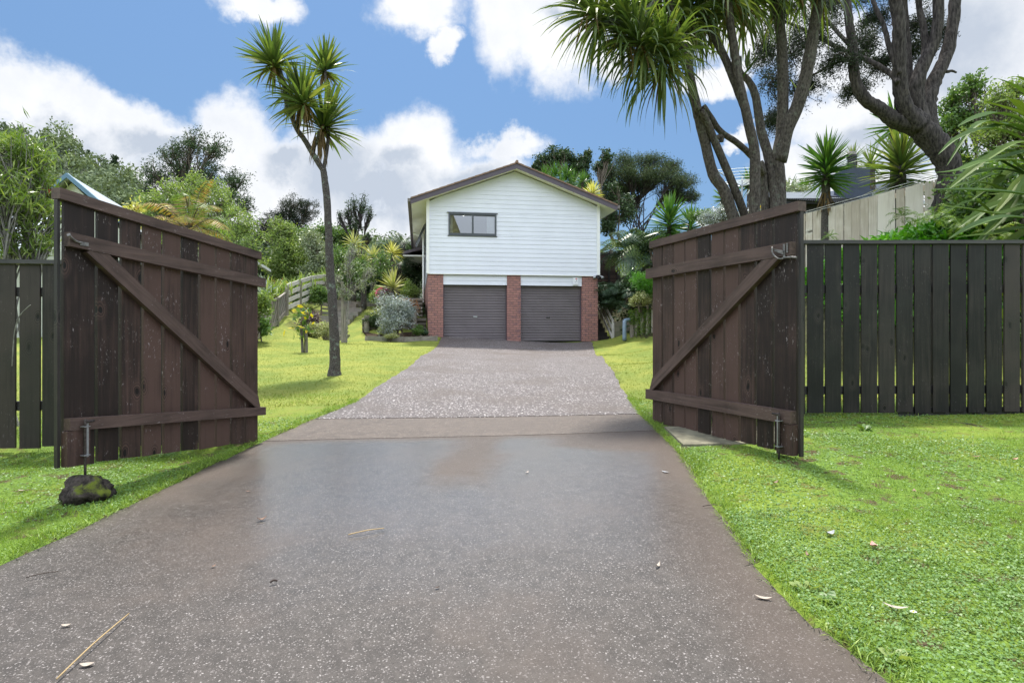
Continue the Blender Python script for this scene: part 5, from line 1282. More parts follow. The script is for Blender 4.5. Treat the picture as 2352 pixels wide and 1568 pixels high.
for i, (x, y, Z, l, lab) in enumerate(((1385, 668, 22.6, 34, 'dark fern right of the house wall, above the handrail'), (1418, 664, 22.4, 40, 'dark fern in the middle of the right bank, below the screen gate'), (1448, 672, 21.8, 34, 'dark fern on the right bank, left of the bright conifer shrub'),
        (1400, 700, 22.6, 32, 'fern hanging over the block wall behind the handrail'), (1432, 708, 22.0, 32, 'low fern just above the block wall and pipe'), (1462, 655, 21.5, 28, 'fern below the old paling fence, highest on the right bank'))):
    fern(lab, x, y, Z, l, 22, L_FERNDK, 70 + i, FG, 4)

# ------------------------------------------------------------------ trees: left side
tree('shrub', 'tall narrow leaved shrub behind the left fence with pale twigs', 'shrub', (-4.75, 5.9, .0),
     [clump(10, 340, 5.9, 62, 60), clump(65, 370, 6.1, 65, 62), clump(20, 440, 5.8, 65, 60), clump(95, 425, 6.2, 42, 42), clump(70, 490, 6.0, 62, 62), clump(15, 540, 5.9, 55, 60), clump(125, 470, 6.3, 34, 30), clump(95, 560, 6.0, 45, 40), clump(-60, 420, 5.7, 60, 90)],
     L_BOTTLE, M_PALEBARK, .035, 4600, (.115, .015), 31, None, .2, 30, .24, up=.9, twig=.006, multi=3, limb=.35)
g = G(); r = np.random.default_rng(2); c = np.array(P(112, 441, 6.2)); leaves(g, c + r.normal(size=(90, 3)) * np.array([.035, .03, .014]), .04, .008, r, .2)
tag(g.build('flower', L_REDFL, base=c), 'red bottlebrush flower beside the top corner of the left gate', 'flower')
tree('tree', 'tall airy tree with fine dark foliage left of the slender cabbage tree', 'tree', tuple(P(470, 640, 31)),
     [clump(355, 400, 31, 38, 40), clump(400, 350, 31, 42, 35), clump(440, 330, 31, 45, 38), clump(490, 340, 31, 38, 40), clump(420, 400, 31, 60, 40), clump(480, 405, 31, 55, 40), clump(340, 440, 31, 28, 25), clump(540, 420, 31, 40, 45), clump(560, 470, 30, 32, 35)],
     L_DARK, M_TWIG, .10, 9500, (.15, .05), 32, 'trees behind the left gate', .2, 26, .17, twig=.02, multi=2, limb=.5)
tree('tree', 'light green leafy tree in front of the tall airy one', 'tree', tuple(P(470, 640, 26)),
     [clump(350, 470, 26, 40, 42), clump(400, 450, 26, 40, 50), clump(460, 445, 26, 45, 50), clump(510, 470, 26, 42, 55), clump(550, 520, 25, 36, 60), clump(470, 520, 26, 70, 45), clump(380, 530, 26, 60, 45), clump(580, 580, 25, 30, 50)],
     L_LIGHT, M_TWIG, .10, 13000, (.13, .06), 33, 'trees behind the left gate', .2, 26, .22, twig=.014, multi=2)
tree('tree', 'dark feathery tree in the distance left of the cabbage tree trunk', 'tree', tuple(P(675, 600, 42)),
     [clump(640, 500, 42, 34, 28), clump(670, 470, 42, 36, 28), clump(705, 480, 42, 30, 30), clump(685, 505, 42, 45, 26), clump(615, 520, 43, 28, 30), clump(600, 550, 43, 34, 34)],
     L_KANUKA, M_TWIG, .14, 12000, (.16, .035), 34, None, .3, 30, .16, twig=.02)
tree('tree', 'rounded light green tree above the rail fence on the left', 'tree', tuple(P(655, 665, 28.8)),
     [clump(655, 555, 28.8, 42, 42), clump(638, 600, 28.8, 28.5, 42), clump(675, 600, 28.8, 48, 45), clump(655, 630, 28.8, 46, 24), clump(700, 625, 28.8, 35, 35), clump(650, 525, 28.8, 28.5, 26)],
     L_LIGHT, M_TWIG, .10, 15000, (.105, .055), 35, 'garden trees above the rail fence', .3, 28.5, .24, twig=.012, multi=2)
tree('tree', 'grey green tree just left of the cabbage tree trunk', 'tree', tuple(P(735, 660, 28.5)),
     [clump(722, 560, 28.5, 34, 40), clump(740, 600, 28.5, 36, 40), clump(715, 625, 28.2, 30, 30), clump(755, 640, 28.5, 28, 30)],
     L_OLIVE, M_TWIG, .09, 9000, (.11, .05), 36, 'garden trees above the rail fence', .3, 24, .24, twig=.012)
tree('tree', 'yellow green dense tree top behind the cabbage tree trunk', 'tree', tuple(P(730, 640, 32)),
     [clump(700, 540, 32, 36, 24), clump(735, 540, 32, 42, 24), clump(775, 535, 32, 36, 24), clump(800, 545, 32, 30, 20), clump(720, 570, 32, 48, 26), clump(790, 575, 32, 45, 30)],
     L_MID, M_TWIG, .12, 11000, (.13, .07), 37, None, .3, 24, .22, twig=.014)
tree('tree', 'sparse purplish twiggy tree rising right of the cabbage tree trunk', 'tree', tuple(P(825, 640, 30)),
     [clump(798, 492, 30, 9, 34), clump(812, 480, 30, 9, 34), clump(832, 475, 30, 10, 36), clump(850, 492, 30, 10, 26), clump(815, 520, 30, 22, 22), clump(845, 545, 30, 16, 12), clump(780, 500, 30, 7, 26)],
     L_DARK, M_BIGBARK, .06, 1900, (.14, .035), 38, None, .2, 24, .14, twig=.018, multi=2)
tree('tree', 'grey green bushy tree in the left garden behind the staked sapling', 'tree', tuple(P(780, 680, 25)),
     [clump(790, 590, 25, 30, 36), clump(820, 620, 25, 34, 34), clump(860, 625, 25.5, 30, 26), clump(880, 600, 26, 24, 26), clump(780, 640, 25, 26, 26)],
     L_MID, M_TWIG, .08, 6000, (.10, .045), 39, None, .3, 22, .25, twig=.012)
tree('tree', 'dark evergreen tree filling the gap behind the left garden palms', 'tree', tuple(P(840, 680, 33)),
     [clump(820, 640, 33, 50, 45), clump(880, 640, 33, 46, 45), clump(930, 640, 34, 40, 55), clump(780, 620, 33, 34, 45), clump(905, 590, 35, 50, 36), clump(960, 600, 36, 40, 50)],
     L_DARK, M_TWIG, .16, 14000, (.18, .08), 40, 'dark trees closing the left garden', .2, 22, .28, twig=.02)
tree('tree', 'dark evergreen tree behind the rail fence at the left', 'tree', tuple(P(640, 680, 36)),
     [clump(600, 600, 36, 45, 55), clump(650, 620, 36, 50, 55), clump(710, 620, 36, 46, 50), clump(750, 620, 35, 36, 50), clump(560, 600, 36, 40, 60)],
     L_DARK, M_TWIG, .16, 11000, (.20, .08), 41, 'dark trees closing the left garden', .2, 22, .28, twig=.02)
# sapling with its stake
sx = P(790, 790, 19.6); sb = Vector((sx.x, sx.y, gz1(sx.x, sx.y)))
tree('sapling', 'thin grey twigged sapling tied to a tall timber stake on the left lawn', 'sapling', tuple(sb + Vector((.06, .08, 0))),
     [clump(770, 640, 19.6, 24, 30), clump(800, 610, 19.6, 24, 34), clump(830, 650, 19.6, 26, 26), clump(795, 670, 19.5, 34, 20), clump(850, 620, 19.8, 18, 24), clump(812, 570, 19.6, 16, 26)],
     L_OLIVE, M_PALEBARK, .026, 1300, (.075, .026), 42, None, .75, 22, .2, twig=.008, up=.5)
g = G(); g.box(sb + Vector((-.05, 0, .98)), (.075, .05, 2.1)); g.box(sb + Vector((.02, .03, .55)), (.06, .05, 1.3)); tag(g.build('stake', WD_GREY_V, base=sb), 'tall weathered timber stake holding the thin sapling on the left lawn', 'stake')
# young staked plant
a = P(695, 812, 14.8); pb = Vector((a.x, a.y, gz1(a.x, a.y)))
yt = thing('young_plant', 'young plant with yellowing leaves tied to two short dark stakes on the left lawn', 'plant', tuple(pb))
g = G(); g.tube([pb, pb + Vector((-.03, 0, .62))], .035, 7, 1); g.tube([pb + Vector((.09, .03, 0)), pb + Vector((.08, .03, .55))], .035, 7, 1); g.build('stake', WD_LOG, yt)
g = G(); g.tube([pb + Vector((.03, .05, 0)), pb + Vector((.03, .05, .7)), pb + Vector((0, .05, 1.1))], [.014, .01, .005], 5, 2); g.build('stem', M_TWIG, yt)
r = np.random.default_rng(4); g = G(); g2 = G()
for gg, n, z0, z1, s in ((g, 70, .35, 1.15, .15), (g2, 16, .30, 1.2, .2)):
    p = np.array(pb) + np.c_[r.normal(0, s, n) * .7, r.normal(0, s, n) * .7, r.uniform(z0, z1, n)]; leaves(gg, p, .17, .075, r, .1)
g.build('leaves', L_MID, yt); g2.build('yellow_leaves', L_YOLK, yt)

def gb_at(x, y, Z): 
    p = P(x, y, Z); return (p.x, p.y, gz1(p.x, p.y) if abs(gz1(p.x, p.y) - p.z) < .6 else p.z)
GB = 'shrubs in the left garden bed'
bush('shrub', 'dark purple leaved shrub at the foot of the garden steps', 'shrub', P(712, 775, 21.2), .42, 1.0, L_PURPLE, 4200, (.08, .04), 51, GB)
bush('shrub', 'cream and green leaved shrub right of the purple one', 'shrub', P(738, 782, 20.6), .46, .75, L_CREAM, 3600, (.055, .03), 52, GB)
bush('shrub', 'silver leaved shrub in front of the dark log wall left of the house', 'shrub', P(905, 772, 21.2), .76, 1.45, L_SILVER, 9500, (.075, .024), 53, GB, 9)
bush('shrub', 'round bright green shrub close to the left corner of the house', 'shrub', P(947, 692, 23.6), .42, .85, L_LIGHT, 6500, (.06, .035), 54, GB)
bush('shrub', 'light green shrub left of the pink flowers', 'shrub', P(868, 700, 24), .38, .80, L_LIGHT, 4200, (.06, .035), 55, GB)
bush('shrub', 'reddish shrub with pink flowers under the striped cordyline', 'shrub', P(884, 705, 23.4), .40, .80, L_PURPLE, 4000, (.06, .03), 56, GB, flowers=(L_PINK, 14, .06))
bush('shrub', 'coppery orange leaved shrub between the silver one and the log wall', 'shrub', P(940, 740, 22.2), .38, .95, L_RED, 2600, (.06, .03), 57, GB)
bush('shrub', 'low dark trailing shrub over the timber post left of the silver shrub', 'shrub', P(862, 760, 22), .42, .75, L_DARK, 5200, (.05, .03), 58, GB)
bush('shrub', 'small fine leaved shrub in front of the log wall beside the brick pier', 'shrub', P(960, 773, 21.1), .28, .42, L_MID, 2600, (.05, .02), 59, GB)
bush('shrub', 'little bluish leafy plant against the left brick pier', 'shrub', P(976, 773, 21.3), .14, .28, L_FERNDK, 700, (.07, .04), 60, GB)
bush('shrub', 'small grey green cushion plant spilling over the timber edging', 'shrub', P(897, 779, 20.55), .26, .20, L_CREAM, 2400, (.035, .02), 61, GB)
bush('shrub', 'mid green shrub filling the bed below the silver shrub', 'shrub', P(888, 772, 21.5), .35, .5, L_OLIVE, 2600, (.05, .03), 62, GB)
tree('tree', 'little round headed dark green tree on the upper left lawn', 'tree', tuple(P(737, 720, 24.5)), [clump(735, 678, 24.5, 22, 16), clump(722, 684, 24.5, 14, 12), clump(748, 685, 24.5, 14, 12), clump(735, 665, 24.5, 14, 9)], L_MID, M_TWIG, .035, 3200, (.08, .045), 63, None, .8, 16, .25, twig=.008)
bush('shrub', 'red tipped shrub behind the trellis on the left boundary', 'shrub', P(640, 690, 23), .55, .85, L_RED, 1500, (.06, .035), 64)
vt = [(70, 700, 4.6), (45, 725, 4.6), (34, 760, 4.62), (30, 800, 4.62), (28, 840, 4.64)]
g = G(); g.tube([P(*q) for q in vt], .004, 5, 3); tag(g.build('vine', M_PALEBARK, base=P(*vt[0])), 'thin bare vine stem climbing the dark fence at the left edge', 'vine')
bush('shrub', 'light green leafy shrub leaning over the trellis beside the left gate', 'shrub', P(594, 740, 16.2), .40, .9, L_LIGHT, 1800, (.09, .05), 65, 'plants along the trellis')
bush('shrub', 'loose leaved weed climbing the trellis close to the left gate', 'shrub', P(601, 782, 16.6), .28, .8, L_CLOVER, 700, (.11, .06), 66, 'plants along the trellis')
bush('shrub', 'yellow tipped shrub showing above the middle of the left gate', 'shrub', (P(308, 540, 12)), .20, .75, L_YELLOW, 700, (.10, .035), 67)
# grassy ferns along the top of the rail fence
g = G(); r = np.random.default_rng(6); n = 520
t_ = r.uniform(0, 1, n); xx = 600 + 150 * t_; yy_ = 690 - 42 * t_ ; Zs = 19.5 + 7 * t_
P0 = np.array([P(a_, b_, c_) for a_, b_, c_ in zip(xx, yy_ , Zs)]) + r.normal(size=(n, 3)) * np.array([.2, .3, .1]) + np.array([-.3, 1.3, .25])
strips(g, P0, np.c_[r.normal(size=(n, 2)) * .4, np.ones(n)], r.uniform(.25, .6, n), .05, .5, r, 4)
tag(g.build('undergrowth', L_LIGHT, base=P0[0]), 'ferny yellow green undergrowth behind the left boundary fence', 'undergrowth', kind='stuff')

# ------------------------------------------------------------------ trees: right side
tree('tree', 'dark leafy tree behind the cabbage tree heads above the roof', 'tree', tuple(P(1300, 560, 42)),
     [clump(1255, 370, 42, 30, 22), clump(1285, 355, 42, 34, 22), clump(1315, 385, 42, 26, 32), clump(1340, 375, 42, 15, 30), clump(1345, 420, 42, 18, 30), clump(1235, 385, 42, 16, 16), clump(1350, 355, 42, 8, 16)],
     L_DARK, M_TWIG, .2, 9500, (.20, .09), 71, 'trees behind the house', .3, 26, .2, twig=.025)
tree('tree', 'broad flat topped dark olive tree with many slim trunks right of the roof', 'tree', tuple(P(1462, 560, 36)),
     [clump(1400, 395, 36, 38, 30), clump(1440, 372, 36, 42, 22), clump(1490, 372, 36, 46, 22), clump(1535, 385, 36, 36, 24), clump(1570, 420, 36, 32, 30), clump(1590, 450, 36, 22, 22), clump(1395, 430, 36, 30, 30), clump(1440, 400, 35, 42, 22),
      clump(1500, 402, 35, 48, 22), clump(1550, 410, 35, 36, 24), clump(1385, 465, 36, 24, 24), clump(1560, 450, 36, 30, 14), clump(1430, 430, 37, 34, 20), clump(1420, 455, 36, 32, 32), clump(1470, 425, 36, 50, 26), clump(1400, 500, 36, 26, 34), clump(1535, 445, 36, 36, 18), clump(1450, 470, 37, 26, 30)],
     L_MANUKA, M_BIGBARK, .085, 42000, (.15, .028), 72, 'trees behind the house', .25, 34, .20, twig=.022, multi=5, up=1.2)
tree('tree', 'loose leafy olive green tree touching the left side of the flat topped tree', 'tree', tuple(P(1420, 560, 33)),
     [clump(1393, 362, 34, 22, 20), clump(1380, 385, 34, 18, 22), clump(1400, 480, 33, 22, 30), clump(1395, 520, 33, 24, 26), clump(1440, 480, 33, 18, 40), clump(1412, 440, 33, 14, 30)],
     L_DARK, M_TWIG, .12, 5200, (.16, .08), 73, 'trees behind the house', .3, 22, .2, twig=.02, multi=2)
bush('shrub', 'bright green feathery conifer shrub on the right bank beside the gate', 'shrub', P(1492, 700, 20.6), .62, 1.25, L_LUSH, 9000, (.10, .014), 74, 'shrubs on the right bank', up=1.0)
bush('shrub', 'pale variegated shrub below the bright conifer shrub', 'shrub', P(1470, 708, 20.8), .50, .62, L_CREAM, 3000, (.06, .04), 75, 'shrubs on the right bank')
bush('shrub', 'dark glossy shrub behind the ferns on the right bank', 'shrub', P(1440, 700, 22.6), .9, 1.1, L_DARK, 6000, (.08, .045), 76, 'shrubs on the right bank')
bush('shrub', 'dark glossy shrub by the house wall behind the handrail', 'shrub', P(1398, 715, 23.4), .7, 1.3, L_FERNDK, 5000, (.08, .045), 77, 'shrubs on the right bank')
bush('shrub', 'tall dark shrub low between the tree fern and the yuccas', 'shrub', P(1510, 600, 22.5), .9, 1.3, L_DARK, 5000, (.09, .045), 78, 'shrubs above the old fence')
bush('shrub', 'small white flecked shrub above the right gate beside the leaning stems', 'shrub', P(1655, 520, 15.5), .62, .55, L_SILVER, 4200, (.045, .025), 79, 'shrubs above the old fence')
bush('shrub', 'mid green shrub above the right gate between the yuccas and the stems', 'shrub', P(1620, 520, 17), .5, .55, L_MID, 3600, (.07, .03), 80, 'shrubs above the old fence')
bush('shrub', 'green shrub under the palms behind the corrugated roof', 'shrub', P(1790, 470, 20.5), 1.1, .7, L_OLIVE, 4000, (.09, .045), 81, 'shrubs above the old fence')
# the leaning dark tree
Zt = 10.0; tb = P(2172, 520, Zt); tb.z = min(tb.z, gz1(tb.x, tb.y))
lt = thing('tree', 'large dark barked many limbed tree leaning left over the pale paling fence', 'tree', tuple(tb))
g = G()
def wstem(pts, Z, w, **k):
    Zs = np.interp(np.linspace(0, 1, len(pts)), np.linspace(0, 1, len(Z)), Z); q = [P(x, y, z) for (x, y), z in zip(pts, Zs)]
    ws = np.interp(np.linspace(0, 1, len(pts)), np.linspace(0, 1, len(w)), w); g.tube(q, [ws[i] / 2 / F * Zs[i] for i in range(len(q))], 14, 6, .11); return q
wstem([(2178, 560), (2176, 470), (2184, 400), (2160, 345), (2122, 300), (2092, 262)], [Zt, Zt - .05], [68, 58, 50, 54, 52, 40])
wstem([(2150, 340), (2110, 296), (2059, 278), (2020, 250), (1986, 226), (1965, 185), (1958, 110), (1950, 44), (1940, -30)], [Zt, Zt - .3], [46, 38, 29, 23, 19, 16])
wstem([(2110, 290), (2078, 245), (2068, 190), (2065, 110), (2063, 37), (2048, -30)], [Zt - .1, Zt - .4], [44, 33, 29, 27, 24])
wstem([(2110, 280), (2092, 225), (2087, 165), (2082, 92), (2074, -20)], [Zt + .1, Zt + .3], [28, 20, 17, 15])
wstem([(2118, 285), (2103, 215), (2118, 157), (2144, 103), (2155, 37), (2154, -40)], [Zt, Zt - .1], [44, 32, 26, 23, 21])
wstem([(2112, 170), (2125, 122), (2122, 66), (2112, 22), (2110, -30)], [Zt, Zt + .2], [18, 14, 12])
wstem([(2130, 300), (2130, 238), (2144, 190), (2173, 128), (2188, 60), (2196, -30)], [Zt, Zt + .2], [46, 36, 28, 25, 23])
wstem([(2160, 160), (2176, 165), (2186, 163), (2197, 167)], [Zt + .05], [9, 4])
wstem([(2064, 190), (2040, 165), (1986, 135), (1930, 112), (1884, 88), (1832, 62), (1780, 40)], [Zt - .3, Zt + 1.0], [13, 11, 9, 4])
wstem([(1960, 140), (1940, 139), (1906, 150), (1876, 168), (1840, 180)], [Zt - .2, Zt + .6], [8, 4])
wstem([(2068, 170), (2046, 120), (2030, 60), (2008, 10), (1995, -30)], [Zt - .3, Zt], [14, 10, 9])
wstem([(1958, 110), (1920, 70), (1880, 20), (1850, -20)], [Zt - .2, Zt + .6], [10, 5])
g2 = g; g = G(); r = np.random.default_rng(14); random.seed(14)
fol = [(1780, 200, 50, 90), (1830, 120, 60, 80), (1880, 80, 60, 70), (1930, 150, 60, 60), (1850, 210, 50, 50), (1760, 120, 40, 70), (1990, 110, 50, 60), (2010, 50, 50, 50), (1900, 20, 70, 50), (2030, 150, 35, 40), (2105, 70, 40, 60), (1800, 40, 60, 50), (1960, 210, 30, 25), (2085, 130, 20, 40), (1780, 280, 30, 40), (2150, 90, 25, 40), (1990, -20, 120, 50), (2090, -30, 80, 40)]
for (x, y, rx_, ry_) in fol:
    Zq = Zt + r.uniform(-.3, 1.3); c = P(x, y, Zq); k = Zq / F
    for j in range(34):
        u = unit(r.normal(size=3)) * r.uniform(.2, 1) ** .6; q = c + Vector((u[0] * rx_ * k, u[1] * .6, u[2] * ry_ * k))
        s0 = c + Vector((r.normal() * .1, r.normal() * .1, .1)); m_ = s0.lerp(q, .5) + Vector((r.normal(), r.normal(), r.normal())) * .05
        g2.tube([s0, m_, q], [.009, .006, .002], 4, 2, cap=False)
        n = 68; tt = r.uniform(.25, 1.05, (n, 1)); pp = np.array(s0) * (1 - tt) + np.array(q) * tt + r.normal(size=(n, 3)) * .055
        leaves(g, pp, .06, .013, r, .1)
g2.build('trunk', M_BIGBARK, lt, smooth=True); g.build('foliage', L_KANUKA, lt)
tree('tree', 'airy bright green tree behind the leaning trunk at the right edge', 'tree', tuple(P(2250, 480, 19)),
     [clump(2190, 235, 19, 34, 34), clump(2230, 200, 19, 40, 34), clump(2190, 290, 19, 45, 36), clump(2240, 270, 19, 50, 40), clump(2175, 350, 19, 30, 34), clump(2210, 380, 19, 45, 45), clump(2240, 440, 19, 60, 40), clump(2180, 430, 20, 40, 40)],
     L_MID, M_TWIG, .12, 12000, (.12, .06), 91, 'green trees at the right edge', .2, 26, .2, twig=.014)
tree('tree', 'yellow green tree at the right edge above the flax', 'tree', tuple(P(2310, 480, 17)),
     [clump(2290, 230, 17, 40, 34), clump(2335, 210, 17, 45, 34), clump(2280, 300, 17, 55, 40), clump(2340, 290, 17, 50, 50), clump(2300, 370, 17, 60, 45), clump(2380, 330, 17, 60, 60), clump(2320, 430, 17, 60, 45), clump(2370, 430, 16, 60, 60)],
     L_LIGHT, M_TWIG, .12, 15000, (.09, .045), 92, 'green trees at the right edge', .2, 26, .2, twig=.014)
# flax leaves sweeping in from the right edge
fb = P(2490, 560, 6.3); fb.z = gz1(fb.x, fb.y)
fx = thing('flax_plant', 'large flax with long arching leaves sweeping in from the right edge above the fence', 'flax', tuple(fb))
FL = [([(2144, 397), (2200, 392), (2260, 372), (2352, 372), (2440, 420)], 5.9, 15), ([(2136, 436), (2230, 438), (2352, 448), (2460, 480)], 5.8, 22), ([(2172, 440), (2217, 403), (2272, 362), (2352, 328), (2450, 380)], 6.0, 17),
      ([(2155, 355), (2199, 318), (2272, 296), (2352, 322), (2450, 380)], 6.4, 15), ([(2200, 290), (2240, 272), (2294, 262), (2352, 285), (2440, 360)], 6.3, 20), ([(2250, 231), (2300, 246), (2352, 268), (2440, 340)], 6.1, 14),
      ([(2158, 472), (2220, 480), (2290, 492), (2352, 480), (2440, 490)], 5.7, 17), ([(2178, 549), (2235, 519), (2300, 500), (2352, 502), (2450, 520)], 5.6, 18), ([(2195, 545), (2280, 537), (2352, 525), (2460, 540)], 5.9, 16),
      ([(2200, 420), (2240, 400), (2290, 390), (2352, 402), (2450, 450)], 6.5, 18), ([(2215, 352), (2262, 352), (2300, 372), (2352, 400), (2440, 450)], 6.5, 15), ([(2275, 500), (2310, 460), (2352, 410), (2440, 400)], 6.0, 15), ([(2205, 520), (2240, 495), (2290, 470), (2352, 460), (2450, 500)], 6.4, 18),
      ([(2260, 540), (2300, 505), (2330, 460), (2370, 400), (2440, 380)], 5.9, 14), ([(2290, 180), (2330, 200), (2380, 240), (2450, 330)], 6.4, 15), ([(2240, 330), (2290, 345), (2352, 352), (2440, 400)], 6.7, 20), ([(2310, 220), (2340, 250), (2390, 300), (2450, 400)], 6.8, 18), ([(2230, 460), (2290, 420), (2352, 385), (2450, 400)], 6.8, 18)]
def ribbon(g, q, w, keel=.35):
    """a leaf along the points q (tip first), folded along its midrib"""
    q = [Vector(p) for p in q]; pts = []
    for i in range(len(q) - 1):
        p0, p1, p2, p3 = q[max(i - 1, 0)], q[i], q[i + 1], q[min(i + 2, len(q) - 1)]
        for k in range(6):
            t = k / 6; pts.append(0.5 * ((2 * p1) + (p2 - p0) * t + (2 * p0 - 5 * p1 + 4 * p2 - p3) * t * t + (3 * p1 - p0 - 3 * p2 + p3) * t ** 3))
    pts.append(q[-1]); vs = []; n = len(pts)
    for i, p in enumerate(pts):
        d = (pts[min(i + 1, n - 1)] - pts[max(i - 1, 0)]).normalized(); up = Vector((0, -.45, 1)); s = d.cross(up).normalized(); u = s.cross(d)
        ww = w * min(1, .04 + (i / n) * 4.2) * (1 - .35 * i / n) / 2
        vs += [p - s * ww * .93 + u * ww * keel, p, p + s * ww * .93 + u * ww * keel]
    g.add(vs, [(3 * i + k, 3 * i + k + 1, 3 * i + k + 4, 3 * i + k + 3) for i in range(n - 1) for k in (0, 1)])
g = G(); rr = random.Random(3)
FL2 = [([(x + 14 + rr.uniform(-8, 22), y + rr.uniform(-26, 30)) for x, y in q_], Z_ + rr.uniform(.15, .5), w_ * rr.uniform(.8, 1.1)) for q_, Z_, w_ in FL]
for pl_, Z, wpx in FL + FL2:
    n = len(pl_); q = [P(x, y, Z + .45 * i / n) for i, (x, y) in enumerate(pl_)] + [fb.lerp(P(2470, 560, 6.3), .6), fb + Vector((rr.uniform(-.1, .1), rr.uniform(-.1, .1), .05))]
    ribbon(g, q, wpx / F * Z * 1.5)
g.build('leaves', L_FLAX, fx)
g = G(); r = np.random.default_rng(9); n = 120; a_ = r.uniform(0, 6.28, n); D = np.c_[np.cos(a_) * .7, np.sin(a_) * .7, np.ones(n) * 1.1]
strips(g, np.array(fb) + r.normal(size=(n, 3)) * np.array([.12, .12, 0]), D, r.uniform(1.3, 2.3, n), .07, .35, r, 8); g.build('inner_leaves', L_FLAX, fx)

# ground cover on the right bank
r = np.random.default_rng(17)
def bankpts(n, x0, x1, y0, y1, rng):
    p = np.c_[rng.uniform(x0, x1, n), rng.uniform(y0, y1, n)]; return p[(p[:, 0] > 3.9 + .0 * p[:, 1])]
g = G(); p = bankpts(15000, 4.9, 10.5, 7.2, 12.5, r); p = p[gz(p[:, 0], p[:, 1]) > .9]; z = gz(p[:, 0], p[:, 1])
strips(g, np.c_[p, z + .03], np.c_[r.normal(size=(len(p), 2)) * .8, np.ones(len(p)) * .9], r.uniform(.16, .42, len(p)), .055, .8, r, 4, [.3, .8, 1, .75, .05])
tag(g.build('ground_cover', L_LUSH, base=(6, 9, 2)), 'lush glossy green strap leaved ground cover on the bank behind the right fence', 'ground cover', kind='stuff')
g = G(); n = 9000; p = np.c_[r.uniform(3.9, 9, n), r.uniform(11.5, 25, n)]; zz_ = gz(p[:, 0], p[:, 1]); p = p[(zz_ > .75)]; z = gz(p[:, 0], p[:, 1])
leaves(g, np.c_[p, z + r.uniform(0, .35, len(p))], .16, .07, r, .6)
tag(g.build('bank_undergrowth', L_DARK, base=(5, 18, 2)), 'dark mixed undergrowth covering the bank right of the house', 'undergrowth', kind='stuff')
for i, (x, y, Z, l, lab) in enumerate(((2140, 510, 8.3, 60, 'pale green fern at the foot of the leaning tree'), (2210, 520, 7.8, 62, 'light fern in front of the flax on the right bank'), (2075, 500, 8.9, 44, 'ladder leaved fern against the pale fence'), (2290, 545, 7.6, 60, 'yellowish fern at the right edge above the fence'), (1905, 545, 9.6, 26, 'small fern at the low end of the pale fence'))):
    fern(lab, x, y, Z, l, 16, L_FERN if i != 3 else L_LIGHT, 120 + i, 'ferns on the bank behind the right fence')
bush('shrub', 'dense green shrub at the right edge behind the flax leaves', 'shrub', P(2330, 560, 8.4), .9, 1.25, L_MID, 7000, (.09, .045), 130, 'shrubs on the bank behind the right fence')
bush('shrub', 'light green shrub between the leaning trunk and the flax leaves', 'shrub', P(2245, 540, 9.6), .6, 1.0, L_LIGHT, 5000, (.08, .04), 131, 'shrubs on the bank behind the right fence')
# garden floor under the left trees
g = G(); n = 9000; p = np.c_[r.uniform(-16, -1.5, n), r.uniform(22, 34, n)]; k = ~((p[:, 0] > -3.1 - .16 * (p[:, 1] - 21.5)) ) & (p[:, 1] > 22.6); k &= ~((p[:, 0] > -8.6) & (p[:, 0] < -4.6) & (p[:, 1] < 28.5)); p = p[k]; z = gz(p[:, 0], p[:, 1])
leaves(g, np.c_[p, z + r.uniform(0, .4, len(p))], .18, .08, r, .6)
tag(g.build('garden_undergrowth', L_DARK, base=(-8, 28, 2)), 'dark undergrowth beneath the trees behind the left lawn', 'undergrowth', kind='stuff')

# ------------------------------------------------------------------ hillside with forest on the left
hp = [(-700, 250, 150), (-300, 262, 150), (-60, 285, 150), (60, 302, 150), (140, 325, 150), (200, 350, 150), (250, 380, 150), (300, 415, 150), (340, 448, 150), (420, 500, 155), (620, 550, 160), (930, 575, 170), (1250, 600, 170), (1700, 560, 170), (2352, 500, 160), (3200, 480, 160)]
nh = 90; xsH = np.linspace(-700, 3200, nh); yr = np.interp(xsH, [h[0] for h in hp], [h[1] for h in hp]) + 14; zr_ = np.interp(xsH, [h[0] for h in hp], [h[2] for h in hp])
g = G(); V = []; nr = 14
for j in range(nr):
    t = j / (nr - 1)
    for i in range(nh):
        Zd = 58 + (zr_[i] - 58) * t; top = 1 + (755 - yr[i]) / F * zr_[i]
        z = 2.0 + (top - 2.0) * (t ** 1.1); V.append(((xsH[i] - 1176) / F * Zd, Zd, z))
for i in range(nh):
    V.append(((xsH[i] - 1176) / F * 260, 260, 0))
idx = np.arange((nr + 1) * nh).reshape(nr + 1, nh); Q = np.stack([idx[:-1, :-1], idx[:-1, 1:], idx[1:, 1:], idx[1:, :-1]], -1).reshape(-1, 4)
g.addnp(np.array(V), Q); tag(g.build('hillside', plain('hill_soil', (.03, .045, .025), .9, .3, .2), base=(0, 0, 0), smooth=True), 'forested hill rising behind the houses on the left', 'hill', kind='structure')
gB = G(); nb_ = 60; VB_ = []
for j in range(12):
    for i in range(nb_):
        X0 = -110 + 220 * i / (nb_ - 1); t = j / 11; hgt = (23 if X0 < 17 else 23 - min(1, (X0 - 17) / 7) * 13) + 1.6 * math.sin(X0 * .9) + 1.1 * math.sin(X0 * 2.3 + 1)
        VB_.append((X0, -46 - 26 * t, -1 + hgt * math.sin(t * math.pi / 2) + math.sin(X0 * 1.7 + j * 2.1) * .8 * t))
ib = np.arange(12 * nb_).reshape(12, nb_); gB.addnp(np.array(VB_), np.stack([ib[:-1, 1:], ib[:-1, :-1], ib[1:, :-1], ib[1:, 1:]], -1).reshape(-1, 4))
tag(gB.build('far_hill', plain('bush_covered_slope', (.075, .075, .035), .95, .6, .9, .1), base=(0, 0, 0), smooth=True), 'bush covered slope across the road, mirrored in the house window', 'hill', kind='structure')
